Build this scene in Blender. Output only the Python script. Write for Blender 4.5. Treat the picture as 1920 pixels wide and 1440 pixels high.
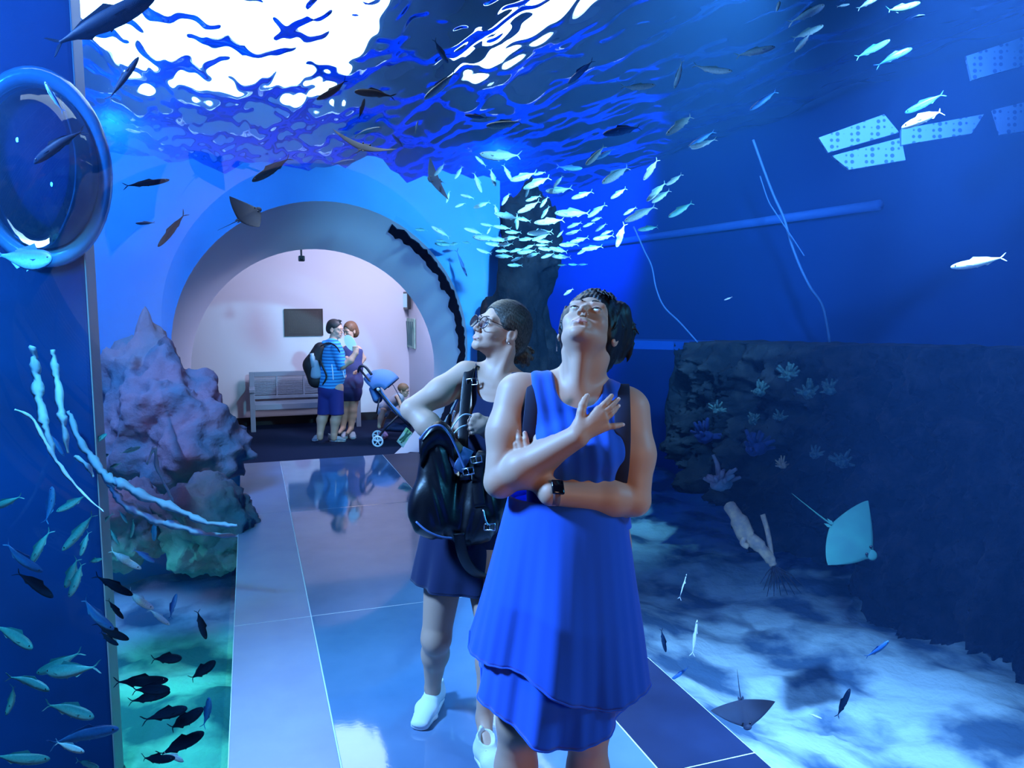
import bpy, bmesh, math, random
import numpy as np
from mathutils import Vector, Matrix, noise

for _o in list(bpy.data.objects):
    bpy.data.objects.remove(_o, do_unlink=True)
SC = bpy.context.scene
COL = SC.collection
PI = math.pi
R = math.radians

# ------------------------------------------------------------------ camera
F = 1440.0
H = 1.70
TH = math.atan(0.34375 * math.cos(math.atan(155 / 1440.0)))
PH = math.atan(155 / 1440.0)
CAM = Vector((0, 0, H))
FW = Vector((math.sin(TH) * math.cos(PH), math.cos(TH) * math.cos(PH), -math.sin(PH)))
RT = Vector((math.cos(TH), -math.sin(TH), 0))
UP = RT.cross(FW)
cd = bpy.data.cameras.new('camera')
cd.sensor_width = 36
cd.lens = 36 * F / 1920
cd.clip_start = 0.05
cd.clip_end = 100
cam = bpy.data.objects.new('camera', cd)
COL.objects.link(cam)
cam.matrix_world = Matrix(((RT.x, UP.x, -FW.x, CAM.x), (RT.y, UP.y, -FW.y, CAM.y), (RT.z, UP.z, -FW.z, CAM.z), (0, 0, 0, 1)))
SC.camera = cam


def ray(px, py):
    return FW + RT * ((px - 960) / F) + UP * ((720 - py) / F)


def P(px, py, d):                     # point at forward depth d
    return CAM + ray(px, py) * d


def PX(px, py, X):
    r = ray(px, py)
    return CAM + r * (X / r.x)


def PY(px, py, Y):
    r = ray(px, py)
    return CAM + r * (Y / r.y)


def PZ(px, py, z):
    r = ray(px, py)
    return CAM + r * ((z - H) / r.z)


def proj(p):
    v = Vector(p) - CAM
    d = v.dot(FW)
    return 960 + F * v.dot(RT) / d, 720 - F * v.dot(UP) / d, d


# ------------------------------------------------------------------ world, exposure, lights
SC.view_settings.view_transform = 'Standard'
SC.view_settings.look = 'None'
SC.view_settings.gamma = 1
SC.view_settings.exposure = 0.0
SC.view_settings.use_curve_mapping = False
cy = SC.cycles
cy.use_denoising = True
cy.max_bounces = 10
cy.diffuse_bounces = 3
cy.glossy_bounces = 4
cy.transmission_bounces = 6
cy.transparent_max_bounces = 12
cy.volume_bounces = 0
cy.sample_clamp_indirect = 4
cy.caustics_reflective = False
cy.caustics_refractive = False
W = bpy.data.worlds.new('world')
SC.world = W
W.use_nodes = True
W.node_tree.nodes['Background'].inputs[0].default_value = (0.0, 0.0, 0.0, 1)
W.node_tree.nodes['Background'].inputs[1].default_value = 0.0


def aim(o, to):
    o.rotation_euler = (Vector(to) - o.location).to_track_quat('-Z', 'Y').to_euler()


def lamp(name, kind, loc, to, power, color, size=0.3, spot=60, blend=0.6, size_y=None):
    l = bpy.data.lights.new(name, kind)
    l.energy = power
    l.color = color
    if kind == 'AREA':
        l.size = size
        if size_y:
            l.shape = 'RECTANGLE'
            l.size_y = size_y
    else:
        l.shadow_soft_size = size
    if kind == 'SPOT':
        l.spot_size = R(spot)
        l.spot_blend = blend
    o = bpy.data.objects.new(name, l)
    COL.objects.link(o)
    o.location = loc
    aim(o, to)
    return o


TX, TZ, TR = 0.80, 1.20, 1.55           # axis and radius of the acrylic tunnel
YE = 8.45                               # far end of the tunnel
WZ = 4.0                               # water level
# unseen spots added under the water line to light the tank, then the room
def added_spot(x, y, z, to, power, color, spot=120, blend=0.7, size=0.12):
    return lamp('added_spot', 'SPOT', (x, y, z), to, power, color, size, spot, blend)


added_spot(-1.7, 5.6, 3.7, (-1.9, 8.5, 2.1), 1100, (0.10, 0.40, 1.0), 130, 0.7, 0.5)     # pale end wall, left
added_spot(-1.55, 2.6, 3.1, (0.85, 2.3, 1.1), 1500, (0.20, 0.48, 1.0), 84, 0.8, 0.25)    # key on the visitors
added_spot(2.5, 1.9, 3.6, (2.7, 3.0, -0.9), 3600, (0.24, 0.52, 1.0), 62, 1.0)         # added to light the sand right of the walkway
added_spot(2.4, 3.2, 3.6, (3.6, 8.0, 2.3), 2400, (0.24, 0.70, 1.0), 72)               # fill added for the school
added_spot(2.75, 0.5, 2.5, (3.5, 6.2, 2.7), 1500, (0.26, 0.66, 1.0), 44)              # side fill added for the school
added_spot(3.3, 0.8, 2.6, (0.9, 2.1, 0.8), 230, (0.06, 0.45, 0.85), 60, 0.8, 0.3)       # teal fill added from the right on the visitors
added_spot(3.4, 10.5, 3.8, (4.4, 15.0, 4.2), 6500, (0.008, 0.13, 1.0), 130)            # deep blue behind the school
added_spot(-1.5, 10.5, 3.9, (-1.2, 12.5, 3.2), 4500, (0.02, 0.30, 1.0), 160)          # added over the roof of the room to brighten what the water mirrors
added_spot(2.2, 2.0, 3.8, (4.0, 5.6, 3.0), 900, (0.22, 0.62, 1.0), 62)                 # fill added for the fish at the upper right
added_spot(3.4, 3.4, 3.7, (4.2, 4.6, 2.6), 120, (0.22, 0.42, 1.0), 80)                # added to brighten the reflected ceiling tiles
added_spot(*P(1330, -150, 6.2), (2.9, 3.6, 2.4), 200, (0.30, 0.33, 1.0), 100, 1.0, 0.3)   # lilac lamp at the top
added_spot(-2.2, 2.4, 3.6, (-2.4, 4.7, 2.6), 420, (0.02, 0.32, 1.0), 130)             # partition, left
added_spot(-1.2, 2.6, 2.9, (-0.9, 4.2, 0.2), 420, (0.10, 0.60, 0.8), 80)              # fill added for the fish low at the left
added_spot(-1.3, 5.6, 0.4, (-1.0, 5.2, -1.1), 160, (0.05, 0.85, 0.65), 130)           # green light on the left seabed
added_spot(-1.0, 5.4, 2.4, (-1.3, 7.1, 0.6), 60, (0.75, 0.50, 0.85), 80)               # fill added on the brown reef, left
lamp('warm_fill', 'SPOT', (1.9, -2.2, 2.45), (1.0, 2.4, 0.75), 210, (1.0, 0.66, 0.50), 0.5, 34, 0.8)  # warm fill added behind the lens; no fitting is seen there
lamp('room_lamp', 'AREA', (2.0, 9.9, 2.6), (0.9, 12.4, 0.5), 85, (0.62, 0.66, 1.0), 0.6)


# ------------------------------------------------------------------ materials
def mat(name, base=(0.5, 0.5, 0.5), rough=0.5, metal=0.0, emit=None, estr=0.0, spec=0.5, bump=None, var=None, alpha=None,
        coat=0.0, sss=0.0, sheen=0.0, trans=0.0):
    m = bpy.data.materials.new(name)
    m.use_nodes = True
    nt = m.node_tree
    b = nt.nodes['Principled BSDF']
    b.inputs['Base Color'].default_value = (*base, 1)
    b.inputs['Roughness'].default_value = rough
    b.inputs['Metallic'].default_value = metal
    b.inputs['Specular IOR Level'].default_value = spec
    if coat:
        b.inputs['Coat Weight'].default_value = coat
        b.inputs['Coat Roughness'].default_value = 0.08
    if sheen:
        b.inputs['Sheen Weight'].default_value = sheen
    if sss:
        b.inputs['Subsurface Weight'].default_value = sss
        b.inputs['Subsurface Radius'].default_value = (0.01, 0.004, 0.002)
        b.inputs['Subsurface Scale'].default_value = 1.0
    if emit:
        b.inputs['Emission Color'].default_value = (*emit, 1)
        b.inputs['Emission Strength'].default_value = estr
    if alpha is not None:
        b.inputs['Alpha'].default_value = alpha
    if var:                               # (scale, second colour, contrast lo, hi, detail)
        tc = nt.nodes.new('ShaderNodeTexCoord')
        n = nt.nodes.new('ShaderNodeTexNoise')
        n.inputs['Scale'].default_value = var[0]
        n.inputs['Detail'].default_value = var[4] if len(var) > 4 else 5
        r = nt.nodes.new('ShaderNodeValToRGB')
        r.color_ramp.elements[0].position = var[2] if len(var) > 2 else 0.35
        r.color_ramp.elements[1].position = var[3] if len(var) > 3 else 0.65
        r.color_ramp.elements[0].color = (*base, 1)
        r.color_ramp.elements[1].color = (*var[1], 1)
        nt.links.new(tc.outputs['Object'], n.inputs['Vector'])
        nt.links.new(n.outputs['Fac'], r.inputs['Fac'])
        nt.links.new(r.outputs['Color'], b.inputs['Base Color'])
    if bump:                              # (scale, strength, distance)
        tc = nt.nodes.new('ShaderNodeTexCoord')
        n = nt.nodes.new('ShaderNodeTexNoise')
        n.inputs['Scale'].default_value = bump[0]
        n.inputs['Detail'].default_value = 4
        bm_ = nt.nodes.new('ShaderNodeBump')
        bm_.inputs['Strength'].default_value = bump[1]
        bm_.inputs['Distance'].default_value = bump[2] if len(bump) > 2 else 0.01
        nt.links.new(tc.outputs['Object'], n.inputs['Vector'])
        nt.links.new(n.outputs['Fac'], bm_.inputs['Height'])
        nt.links.new(bm_.outputs['Normal'], b.inputs['Normal'])
    return m


def new_mat(name):
    m = bpy.data.materials.new(name)
    m.use_nodes = True
    m.node_tree.nodes.clear()
    out = m.node_tree.nodes.new('ShaderNodeOutputMaterial')
    return m, m.node_tree, out


def acrylic_mat(name, ior, tint=(1, 1, 1), rough=0.0, volume=None):
    m, nt, out = new_mat(name)
    t = nt.nodes.new('ShaderNodeBsdfTransparent')
    t.inputs[0].default_value = (*tint, 1)
    g = nt.nodes.new('ShaderNodeBsdfGlossy')
    g.inputs['Roughness'].default_value = rough
    fr = nt.nodes.new('ShaderNodeFresnel')
    fr.inputs['IOR'].default_value = ior
    mx = nt.nodes.new('ShaderNodeMixShader')
    ge = nt.nodes.new('ShaderNodeNewGeometry')      # same reflectance from both sides
    nt.links.new(fr.outputs[0], mx.inputs[0])
    nt.links.new(t.outputs[0], mx.inputs[1])
    nt.links.new(g.outputs[0], mx.inputs[2])
    nt.links.new(mx.outputs[0], out.inputs['Surface'])
    if volume:
        ab = nt.nodes.new('ShaderNodeVolumeAbsorption')
        ab.inputs['Color'].default_value = (*volume['acol'], 1)
        ab.inputs['Density'].default_value = volume['aden']
        sc = nt.nodes.new('ShaderNodeVolumeScatter')
        sc.inputs['Color'].default_value = (*volume['scol'], 1)
        sc.inputs['Density'].default_value = volume['sden']
        sc.inputs['Anisotropy'].default_value = volume.get('g', 0.0)
        ad = nt.nodes.new('ShaderNodeAddShader')
        nt.links.new(ab.outputs[0], ad.inputs[0])
        nt.links.new(sc.outputs[0], ad.inputs[1])
        nt.links.new(ad.outputs[0], out.inputs['Volume'])
    return m


# ------------------------------------------------------------------ object helpers
def obj(name, me, m, parent=None, smooth=False):
    if isinstance(me, bmesh.types.BMesh):
        bm = me
        me = bpy.data.meshes.new(name)
        bm.to_mesh(me)
        bm.free()
    o = bpy.data.objects.new(name, me)
    COL.objects.link(o)
    if m is not None:
        for mm in (m if isinstance(m, (list, tuple)) else [m]):
            me.materials.append(mm)
    if smooth:
        me.polygons.foreach_set('use_smooth', [True] * len(me.polygons))
    if parent is not None:
        o.parent = parent
    return o


def tag(o, label, cat, group=None, kind=None):
    o['label'] = label
    o['category'] = cat
    if group:
        o['group'] = group
    if kind:
        o['kind'] = kind
    return o


def struct(name, me, m, parent=None, smooth=False):
    o = obj(name, me, m, parent, smooth)
    if parent is None:
        o['kind'] = 'structure'
    return o


def empty(name, loc, rz=0.0, label=None, cat=None, group=None):
    o = bpy.data.objects.new(name, None)
    COL.objects.link(o)
    o.location = loc
    o.rotation_euler = (0, 0, rz)
    if label:
        tag(o, label, cat, group)
    return o


def pydata(verts, faces):
    me = bpy.data.meshes.new('mesh')
    me.from_pydata([tuple(v) for v in verts], [], [tuple(f) for f in faces])
    me.update()
    return me


def BM():
    return bmesh.new()


def box(bm, x0, x1, y0, y1, z0, z1, bev=0.0, M=None):
    t = bmesh.new()
    vs = [t.verts.new((x, y, z)) for x in (x0, x1) for y in (y0, y1) for z in (z0, z1)]
    for f in ((0, 1, 3, 2), (4, 6, 7, 5), (0, 4, 5, 1), (2, 3, 7, 6), (0, 2, 6, 4), (1, 5, 7, 3)):
        t.faces.new([vs[i] for i in f])
    bmesh.ops.recalc_face_normals(t, faces=t.faces)
    if bev:
        bmesh.ops.bevel(t, geom=list(t.edges), offset=bev, segments=2, profile=0.6, affect='EDGES')
    merge(bm, t, M)
    return bm


def merge(bm, t, M=None):
    if M is not None:
        t.transform(M)
    me = bpy.data.meshes.new('tmp')
    t.to_mesh(me)
    t.free()
    bm.from_mesh(me)
    bpy.data.meshes.remove(me)


def tube(bm, pts, rad, seg=10, cap=True, flat=1.0, upv=None):
    """sweep a round section along pts; rad a number or list"""
    pts = [Vector(p) for p in pts]
    n = len(pts)
    if not isinstance(rad, (list, tuple)):
        rad = [rad] * n
    rings = []
    prev = None
    for i, p in enumerate(pts):
        t = (pts[min(i + 1, n - 1)] - pts[max(i - 1, 0)])
        if t.length < 1e-9:
            t = Vector((0, 0, 1))
        t.normalize()
        if prev is None:
            a = Vector(upv) if upv is not None else (Vector((0, 0, 1)) if abs(t.z) < 0.9 else Vector((1, 0, 0)))
            u = t.cross(a).normalized()
        else:
            u = (prev - t * prev.dot(t)).normalized()
        prev = u
        v = t.cross(u)
        rings.append([bm.verts.new(p + u * math.cos(2 * PI * k / seg) * rad[i] + v * math.sin(2 * PI * k / seg) * rad[i] * flat) for k in range(seg)])
    for a, b in zip(rings, rings[1:]):
        for k in range(seg):
            bm.faces.new((a[k], a[(k + 1) % seg], b[(k + 1) % seg], b[k]))
    if cap:
        bm.faces.new(rings[0][::-1])
        bm.faces.new(rings[-1])
    return bm


def lathe(bm, prof, seg=24, M=None):
    t = bmesh.new()
    rings = []
    for r, z in prof:
        rings.append([t.verts.new((r * math.cos(2 * PI * k / seg), r * math.sin(2 * PI * k / seg), z)) for k in range(seg)])
    for a, b in zip(rings, rings[1:]):
        for k in range(seg):
            t.faces.new((a[k], a[(k + 1) % seg], b[(k + 1) % seg], b[k]))
    if prof[0][0] > 1e-6:
        t.faces.new(rings[0][::-1])
    if prof[-1][0] > 1e-6:
        t.faces.new(rings[-1])
    bmesh.ops.remove_doubles(t, verts=t.verts, dist=1e-6)
    bmesh.ops.recalc_face_normals(t, faces=t.faces)
    merge(bm, t, M)
    return bm


def loft(bm, rings, closed=True, cap=True):
    vr = [[bm.verts.new(p) for p in r] for r in rings]
    n = len(vr[0])
    for a, b in zip(vr, vr[1:]):
        for k in range(n if closed else n - 1):
            bm.faces.new((a[k], a[(k + 1) % n], b[(k + 1) % n], b[k]))
    if cap and closed:
        bm.faces.new(vr[0][::-1])
        bm.faces.new(vr[-1])
    return bm


def smooth_path(p, k=6):
    p = [Vector(q) for q in p]
    out = []
    for i in range(len(p) - 1):
        a, b, c, d = p[max(i - 1, 0)], p[i], p[i + 1], p[min(i + 2, len(p) - 1)]
        for j in range(k):
            t = j / k
            out.append(0.5 * ((2 * b) + (c - a) * t + (2 * a - 5 * b + 4 * c - d) * t * t + (3 * b - a - 3 * c + d) * t ** 3))
    out.append(p[-1])
    return out


def ribbon(bm, pts, w, th, wdir):
    """flat band along pts, its width along wdir"""
    pts = [Vector(q) for q in pts]
    wd = Vector(wdir)
    rings = []
    for i, p in enumerate(pts):
        t = (pts[min(i + 1, len(pts) - 1)] - pts[max(i - 1, 0)]).normalized()
        x = (wd - t * wd.dot(t)).normalized()
        n = t.cross(x)
        rings.append([p + x * (w / 2 * a) + n * (th / 2 * b) for a, b in ((-1, -.6), (-.9, -1), (.9, -1), (1, -.6), (1, .6), (.9, 1), (-.9, 1), (-1, .6))])
    return loft(bm, rings)


def fbm(v, o=4, h=0.9):
    return noise.fractal(Vector(v), h, 2.0, o)


# ------------------------------------------------------------------ the setting
M_WALL = mat('tank_paint_blue', (0.003, 0.042, 0.27), 0.9, spec=0.1)
M_WALLP = mat('pale_reflection_paint', (0.10, 0.34, 0.72), 0.9, spec=0.1, var=(0.8, (0.06, 0.26, 0.62)))  # pale tone stands in for the portal's reflection in the acrylic
M_SAND = mat('pale_sand', (0.70, 0.72, 0.74), 0.95, spec=0.1, var=(1.6, (0.10, 0.16, 0.26), 0.44, 0.60, 7), bump=(14, 0.5, 0.03))  # strong bright and dark patches painted in for the patchy light
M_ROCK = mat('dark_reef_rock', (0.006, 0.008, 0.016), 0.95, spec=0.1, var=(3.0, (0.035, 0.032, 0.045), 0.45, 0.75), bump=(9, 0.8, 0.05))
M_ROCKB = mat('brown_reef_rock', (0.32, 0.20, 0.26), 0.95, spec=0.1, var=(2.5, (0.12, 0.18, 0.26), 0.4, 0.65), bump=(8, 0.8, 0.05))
M_PLASTER = mat('white_plaster', (0.72, 0.70, 0.75), 0.8, spec=0.2, bump=(120, 0.05, 0.002))
M_CEIL = mat('deep_blue_ceiling', (0.002, 0.030, 0.30), 0.9)
M_CARPET = mat('navy_carpet', (0.012, 0.02, 0.05), 1.0, spec=0.05, bump=(300, 0.5, 0.004))
M_BASE = mat('black_baseboard', (0.004, 0.005, 0.012), 0.6)
WATER = dict(acol=(0.25, 0.70, 1.0), aden=0.10, scol=(0.12, 0.35, 1.0), sden=0.035, g=0.2)
M_ACR = acrylic_mat('tunnel_acrylic', 1.025, (0.97, 0.99, 1.0), 0.0, WATER)


def quad(name, a, b, c, d, m, **k):
    return struct(name, pydata([a, b, c, d], [(0, 1, 2, 3)]), m, **k)


XL, XR, YB, YF, ZB, ZC = -5.2, 6.4, -5.0, 18.0, -1.6, 6.2
quad('wall_right', (XR, YB, ZB), (XR, YF, ZB), (XR, YF, ZC), (XR, YB, ZC), M_WALL)
quad('wall_left', (XL, YB, ZB), (XL, YF, ZB), (XL, YF, ZC), (XL, YB, ZC), M_WALL)
quad('wall_far', (XL, YF, ZB), (XR, YF, ZB), (XR, YF, ZC), (XL, YF, ZC), M_WALL)
quad('ceiling', (XL, YB, ZC), (XR, YB, ZC), (XR, YF, ZC), (XL, YF, ZC), M_CEIL)

# seabed
def seabed():
    nx, ny = 230, 420
    vs, fs = [], []
    for j in range(ny + 1):
        for i in range(nx + 1):
            x = XL + (XR - XL) * i / nx
            y = YB + (YF - YB) * j / ny
            z = -1.15 + 0.12 * fbm((x * 0.7, y * 0.7, 0)) + 0.028 * (1 - abs(math.sin(11 * y + 3.0 * x + 5 * fbm((x * 0.8, y * 0.8, 3))))) ** 1.5 * (0.5 + fbm((x, y, 9)))
            if x > TX:
                z += 0.55 * math.exp(-((x - 2.0) / 0.9) ** 2)
            vs.append((x, y, z))
    for j in range(ny):
        for i in range(nx):
            a = j * (nx + 1) + i
            fs.append((a, a + 1, a + nx + 2, a + nx + 1))
    return struct('ground_seabed', pydata(vs, fs), M_SAND, smooth=True)


seabed()

# portal: end wall with a round opening that flares into the room behind
def arc(y, cx, cz, r, zfloor, n=64):
    a0 = math.asin(max(-1, min(1, (zfloor - cz) / r)))
    pts = []
    for k in range(n + 1):
        a = PI - a0 - (PI - 2 * a0) * k / n        # from the left foot over the top to the right foot
        pts.append(Vector((cx + r * math.cos(a), y, cz + r * math.sin(a))))
    return pts


ring0 = arc(YE, TX, TZ, TR, 0.0)
ring1 = arc(YE + 0.35, TX - 0.01, 1.10, 1.50, -0.06)
ring2 = arc(YE + 0.7, TX - 0.02, 0.98, 1.44, -0.2)
ring3 = arc(YE + 0.95, TX - 0.03, 0.90, 1.41, -0.2)
bm = BM()
loft(bm, [ring0, ring1, ring2, ring3], closed=False)
bmesh.ops.subdivide_edges(bm, edges=bm.edges[:], cuts=1, use_grid_fill=True)
struct('trim_1', bm, M_PLASTER, smooth=True)
rows = []
for k in range(81):                      # ragged dark band on the right of the opening
    a = R(62) - R(108) * k / 80
    n1, n2 = fbm((k * 0.33, 1, 0), 5, 0.6), fbm((k * 0.27, 7, 0), 5, 0.6)
    y0, y1 = YE + 0.06 + 0.05 * n1, YE + 0.22 + 0.09 * n2
    q = []
    for y, th in ((y0, 0.012), (y1, 0.012), (y1, 0.0), (y0, 0.0)):
        f_ = (y - YE) / 0.35
        rr, cz, cx = TR - 0.05 * f_ - th, TZ - 0.10 * f_, TX - 0.01 * f_
        q.append(Vector((cx + rr * math.cos(a), y, cz + rr * math.sin(a))))
    rows.append(q)
bm = BM()
loft(bm, rows)
struct('trim_3', bm, mat('ragged_dark_band', (0.004, 0.006, 0.02), 0.9, spec=0.1))
# end wall of the tank round the opening (left part pale, right part short)
def end_wall(name, y, x0, x1, m):
    bm = BM()
    ZC = 3.2
    a = arc(y, TX, TZ, TR, -0.34, 160)
    bl, tl, tr, br = (x0, y, ZB), (x0, y, ZC), (x1, y, ZC), (x1, y, ZB)
    out = []
    for p in a:
        dx, dz = p.x - TX, p.z - TZ
        s = 1e9
        if dx > 1e-6: s = min(s, (x1 - TX) / dx)
        if dx < -1e-6: s = min(s, (x0 - TX) / dx)
        if dz > 1e-6: s = min(s, (ZC - TZ) / dz)
        if dz < -1e-6: s = min(s, (ZB - TZ) / dz)
        q = Vector((TX + dx * s, y, TZ + dz * s))
        if q.z > 3.1:
            q.z -= 0.10 + 0.22 * fbm((q.x * 1.3, 4, 0), 5, 0.7)
        out.append(q)
    loft(bm, [[p.lerp(q, f_) for p, q in zip(a, out)] for f_ in (0, .12, .25, .4, .55, .7, .85, 1)], closed=False)
    return struct(name, bm, m)


end_wall('wall_end', YE + 0.02, XL, 2.75, M_WALLP)
quad('wall_behind', (2.75, YE, ZB), (2.75, YF, ZB), (2.75, YF, 2.86), (2.75, YE, 2.86), M_WALL)
# room behind the opening
RY = 12.35
quad('wall_back', (-2.5, RY, -0.2), (2.45, RY, -0.2), (2.45, RY, 2.85), (-2.5, RY, 2.85), M_PLASTER)
quad('wall_side', (2.45, YE + 0.95, -0.2), (2.45, RY, -0.2), (2.45, RY, 2.85), (2.45, YE + 0.95, 2.85), M_PLASTER)
quad('wall_front', (-2.5, YE + 0.96, -0.2), (-2.5, RY, -0.2), (-2.5, RY, 2.85), (-2.5, YE + 0.96, 2.85), M_PLASTER)
quad('ceiling_room', (-2.5, YE + 0.1, 2.83), (2.45, YE + 0.1, 2.83), (2.45, RY, 2.83), (-2.5, RY, 2.83), M_PLASTER)
quad('roof', (XL, YE + 0.02, 2.86), (2.75, YE + 0.02, 2.86), (2.75, YF, 2.86), (XL, YF, 2.86), M_WALL)
YW = 8.45
bm = BM()
loft(bm, [[Vector((x, y, z)) for x in (-2.5, 2.5)] for y, z in ((YW, -0.005), (YW + 0.15, -0.03), (YW + 0.75, -0.19), (YW + 0.9, -0.2), (RY, -0.2))], closed=False)
struct('floor_carpet', bm, M_CARPET)
bm = BM()
box(bm, -2.5, 2.44, RY - 0.012, RY, -0.2, -0.075)
struct('baseboard_back', bm, M_BASE)
bm = BM()
box(bm, 2.43, 2.45, YE + 0.95, RY, -0.2, -0.075)
struct('baseboard_side', bm, M_BASE)

# walkway
M_TILE = mat('polished_slab', (0.10, 0.17, 0.30), 0.05, spec=0.6, var=(2.0, (0.16, 0.24, 0.40), 0.3, 0.7, 8), bump=(60, 0.03, 0.002))
M_EDGE = mat('honed_border_slab', (0.15, 0.21, 0.36), 0.35, spec=0.5, var=(4.0, (0.11, 0.17, 0.33), 0.3, 0.7, 8))
M_EDGD = mat('dark_border_slab', (0.008, 0.016, 0.05), 0.35, spec=0.25, var=(4.0, (0.014, 0.026, 0.075), 0.3, 0.7, 8))
M_GROUT = mat('pale_joint', (0.7, 0.72, 0.78), 0.5)
M_TRIM = mat('steel_edging', (0.55, 0.58, 0.65), 0.3, metal=0.8)
WX = [-0.13, 0.265, 1.36, 1.76]
JY = [-5.0, -2.9, -1.2, 0.55, 2.30, 4.15, 6.35, YW]


def walkway():
    g = 0.006
    for nm, x0, x1, m in (('floor_border', WX[0], WX[1], M_EDGE), ('floor', WX[1], WX[2], M_TILE), ('floor_edge', WX[2], WX[3], M_EDGD)):
        bm = BM()
        for a, b in zip(JY, JY[1:]):
            box(bm, x0 + g / 2, x1 - g / 2, a + g / 2, b - g / 2, -0.05, 0.0, 0.0015)
        struct(nm, bm, m)
    bm = BM()
    box(bm, WX[0], WX[3], YB, YW, -0.30, -0.0015)
    struct('floor_joint', bm, M_GROUT)


walkway()

# acrylic tunnel
ra = arc(YB, TX, TZ, TR, -0.02, 96)
bm = BM()
ys = [YB + (YE - YB) * k / 24 for k in range(25)]
loft(bm, [[Vector((p.x, y, p.z)) for p in ra] for y in ys], closed=False)
bmesh.ops.recalc_face_normals(bm, faces=bm.faces)
bm.faces.ensure_lookup_table()
f = bm.faces[len(bm.faces) // 2]
if f.normal.dot(Vector((TX, 0, TZ)) - Vector((f.calc_center_median().x, 0, f.calc_center_median().z))) < 0:
    bmesh.ops.reverse_faces(bm, faces=bm.faces[:])
struct('window_1', bm, M_ACR, smooth=True)

# water surface
def waves():
    n = 380
    x0, x1, y0, y1 = -5.2, 6.4, -2.0, 17.9
    nx, ny = 520, 800
    X, Y = np.meshgrid(np.linspace(x0, x1, nx), np.linspace(y0, y1, ny))
    Z = np.full_like(X, WZ)
    rs = np.random.RandomState(4)
    for k in range(90):
        L = 0.13 * (1.0 + 5 * rs.rand() ** 2.2)
        a = rs.rand() * 2 * PI
        kx, ky = math.cos(a) * 2 * PI / L, 0.33 * math.sin(a) * 2 * PI / L
        Z += 0.0032 * L / 0.3 * np.sin(kx * X + ky * Y + rs.rand() * 6.28 + 0.6 * np.sin(X * 1.3 + k) + 0.6 * np.sin(Y * 1.1 + 2 * k))
    idx = np.arange(nx * ny).reshape(ny, nx)
    q = np.stack([idx[:-1, :-1], idx[:-1, 1:], idx[1:, 1:], idx[1:, :-1]], -1).reshape(-1, 4)
    me = bpy.data.meshes.new('water')
    me.from_pydata(np.stack([X, Y, Z], -1).reshape(-1, 3).tolist(), [], q.tolist())
    me.update()
    m, nt, out = new_mat('rippled_water')
    b = nt.nodes.new('ShaderNodeBsdfGlass')
    b.inputs['IOR'].default_value = 1.027
    b.inputs['Roughness'].default_value = 0.0
    b.inputs['Color'].default_value = (0.9, 0.96, 1, 1)
    nt.links.new(b.outputs[0], out.inputs['Surface'])
    struct('water_surface', me, m, smooth=True)


waves()
# skylights over the water
M_SKYL = mat('skylight_diffuser', (0.9, 0.9, 0.9), 0.5, emit=(0.85, 0.93, 1.0), estr=9)
M_CURB = mat('skylight_frame', (0.3, 0.32, 0.35), 0.6)


def skylight(x0, x1, y0, y1, z, label):
    o = empty('skylight', ((x0 + x1) / 2, (y0 + y1) / 2, z), 0, label, 'light')
    inv = Matrix.Translation(-o.location)
    bm = BM()
    box(bm, x0, x1, y0, y1, z - 0.03, z)
    obj('diffuser', bm, M_SKYL, o).matrix_parent_inverse = inv
    bm = BM()
    for a in ((x0 - .08, x0, y0 - .08, y1 + .08), (x1, x1 + .08, y0 - .08, y1 + .08), (x0, x1, y0 - .08, y0), (x0, x1, y1, y1 + .08)):
        box(bm, *a, z - 0.06, ZC + 0.02)
    obj('frame', bm, M_CURB, o).matrix_parent_inverse = inv


skylight(-2.0, 1.75, 4.2, 17.0, 5.2, 'wide bright skylight glowing white through the rippled water')
skylight(3.55, 4.15, 7.0, 14.0, 5.2, 'narrow skylight making the small white ripples right of the wide one')
M_HALL = mat('entry_wall', (0.35, 0.3, 0.3), 0.8)
quad('wall_entry', (XL, YB, ZB), (XR, YB, ZB), (XR, YB, ZC), (XL, YB, ZC), M_HALL)
# partition on the left with its edge seen from the tunnel
px_edge = PX(165, 600, 1e9) if False else None
pe = PY(166, 620, 4.7)
bm = BM()
box(bm, XL, pe.x, 4.7, 4.95, ZB, WZ + 0.6, 0.02)
M_PART = mat('partition_paint_blue', (0.004, 0.06, 0.27), 0.85, spec=0.1, var=(1.6, (0.003, 0.04, 0.18), 0.35, 0.65))
struct('wall_partition', bm, M_PART)
bm = BM()
box(bm, pe.x, pe.x + 0.008, 4.69, 4.96, ZB, WZ - 0.3, 0.004)
struct('trim_2', bm, mat('pale_pink_seam', (0.55, 0.42, 0.50), 0.5))


# ------------------------------------------------------------------ soft solids: smooth unions on a grid, skinned by surface nets
def V(*a):
    return np.array(a, dtype=np.float64)


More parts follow.
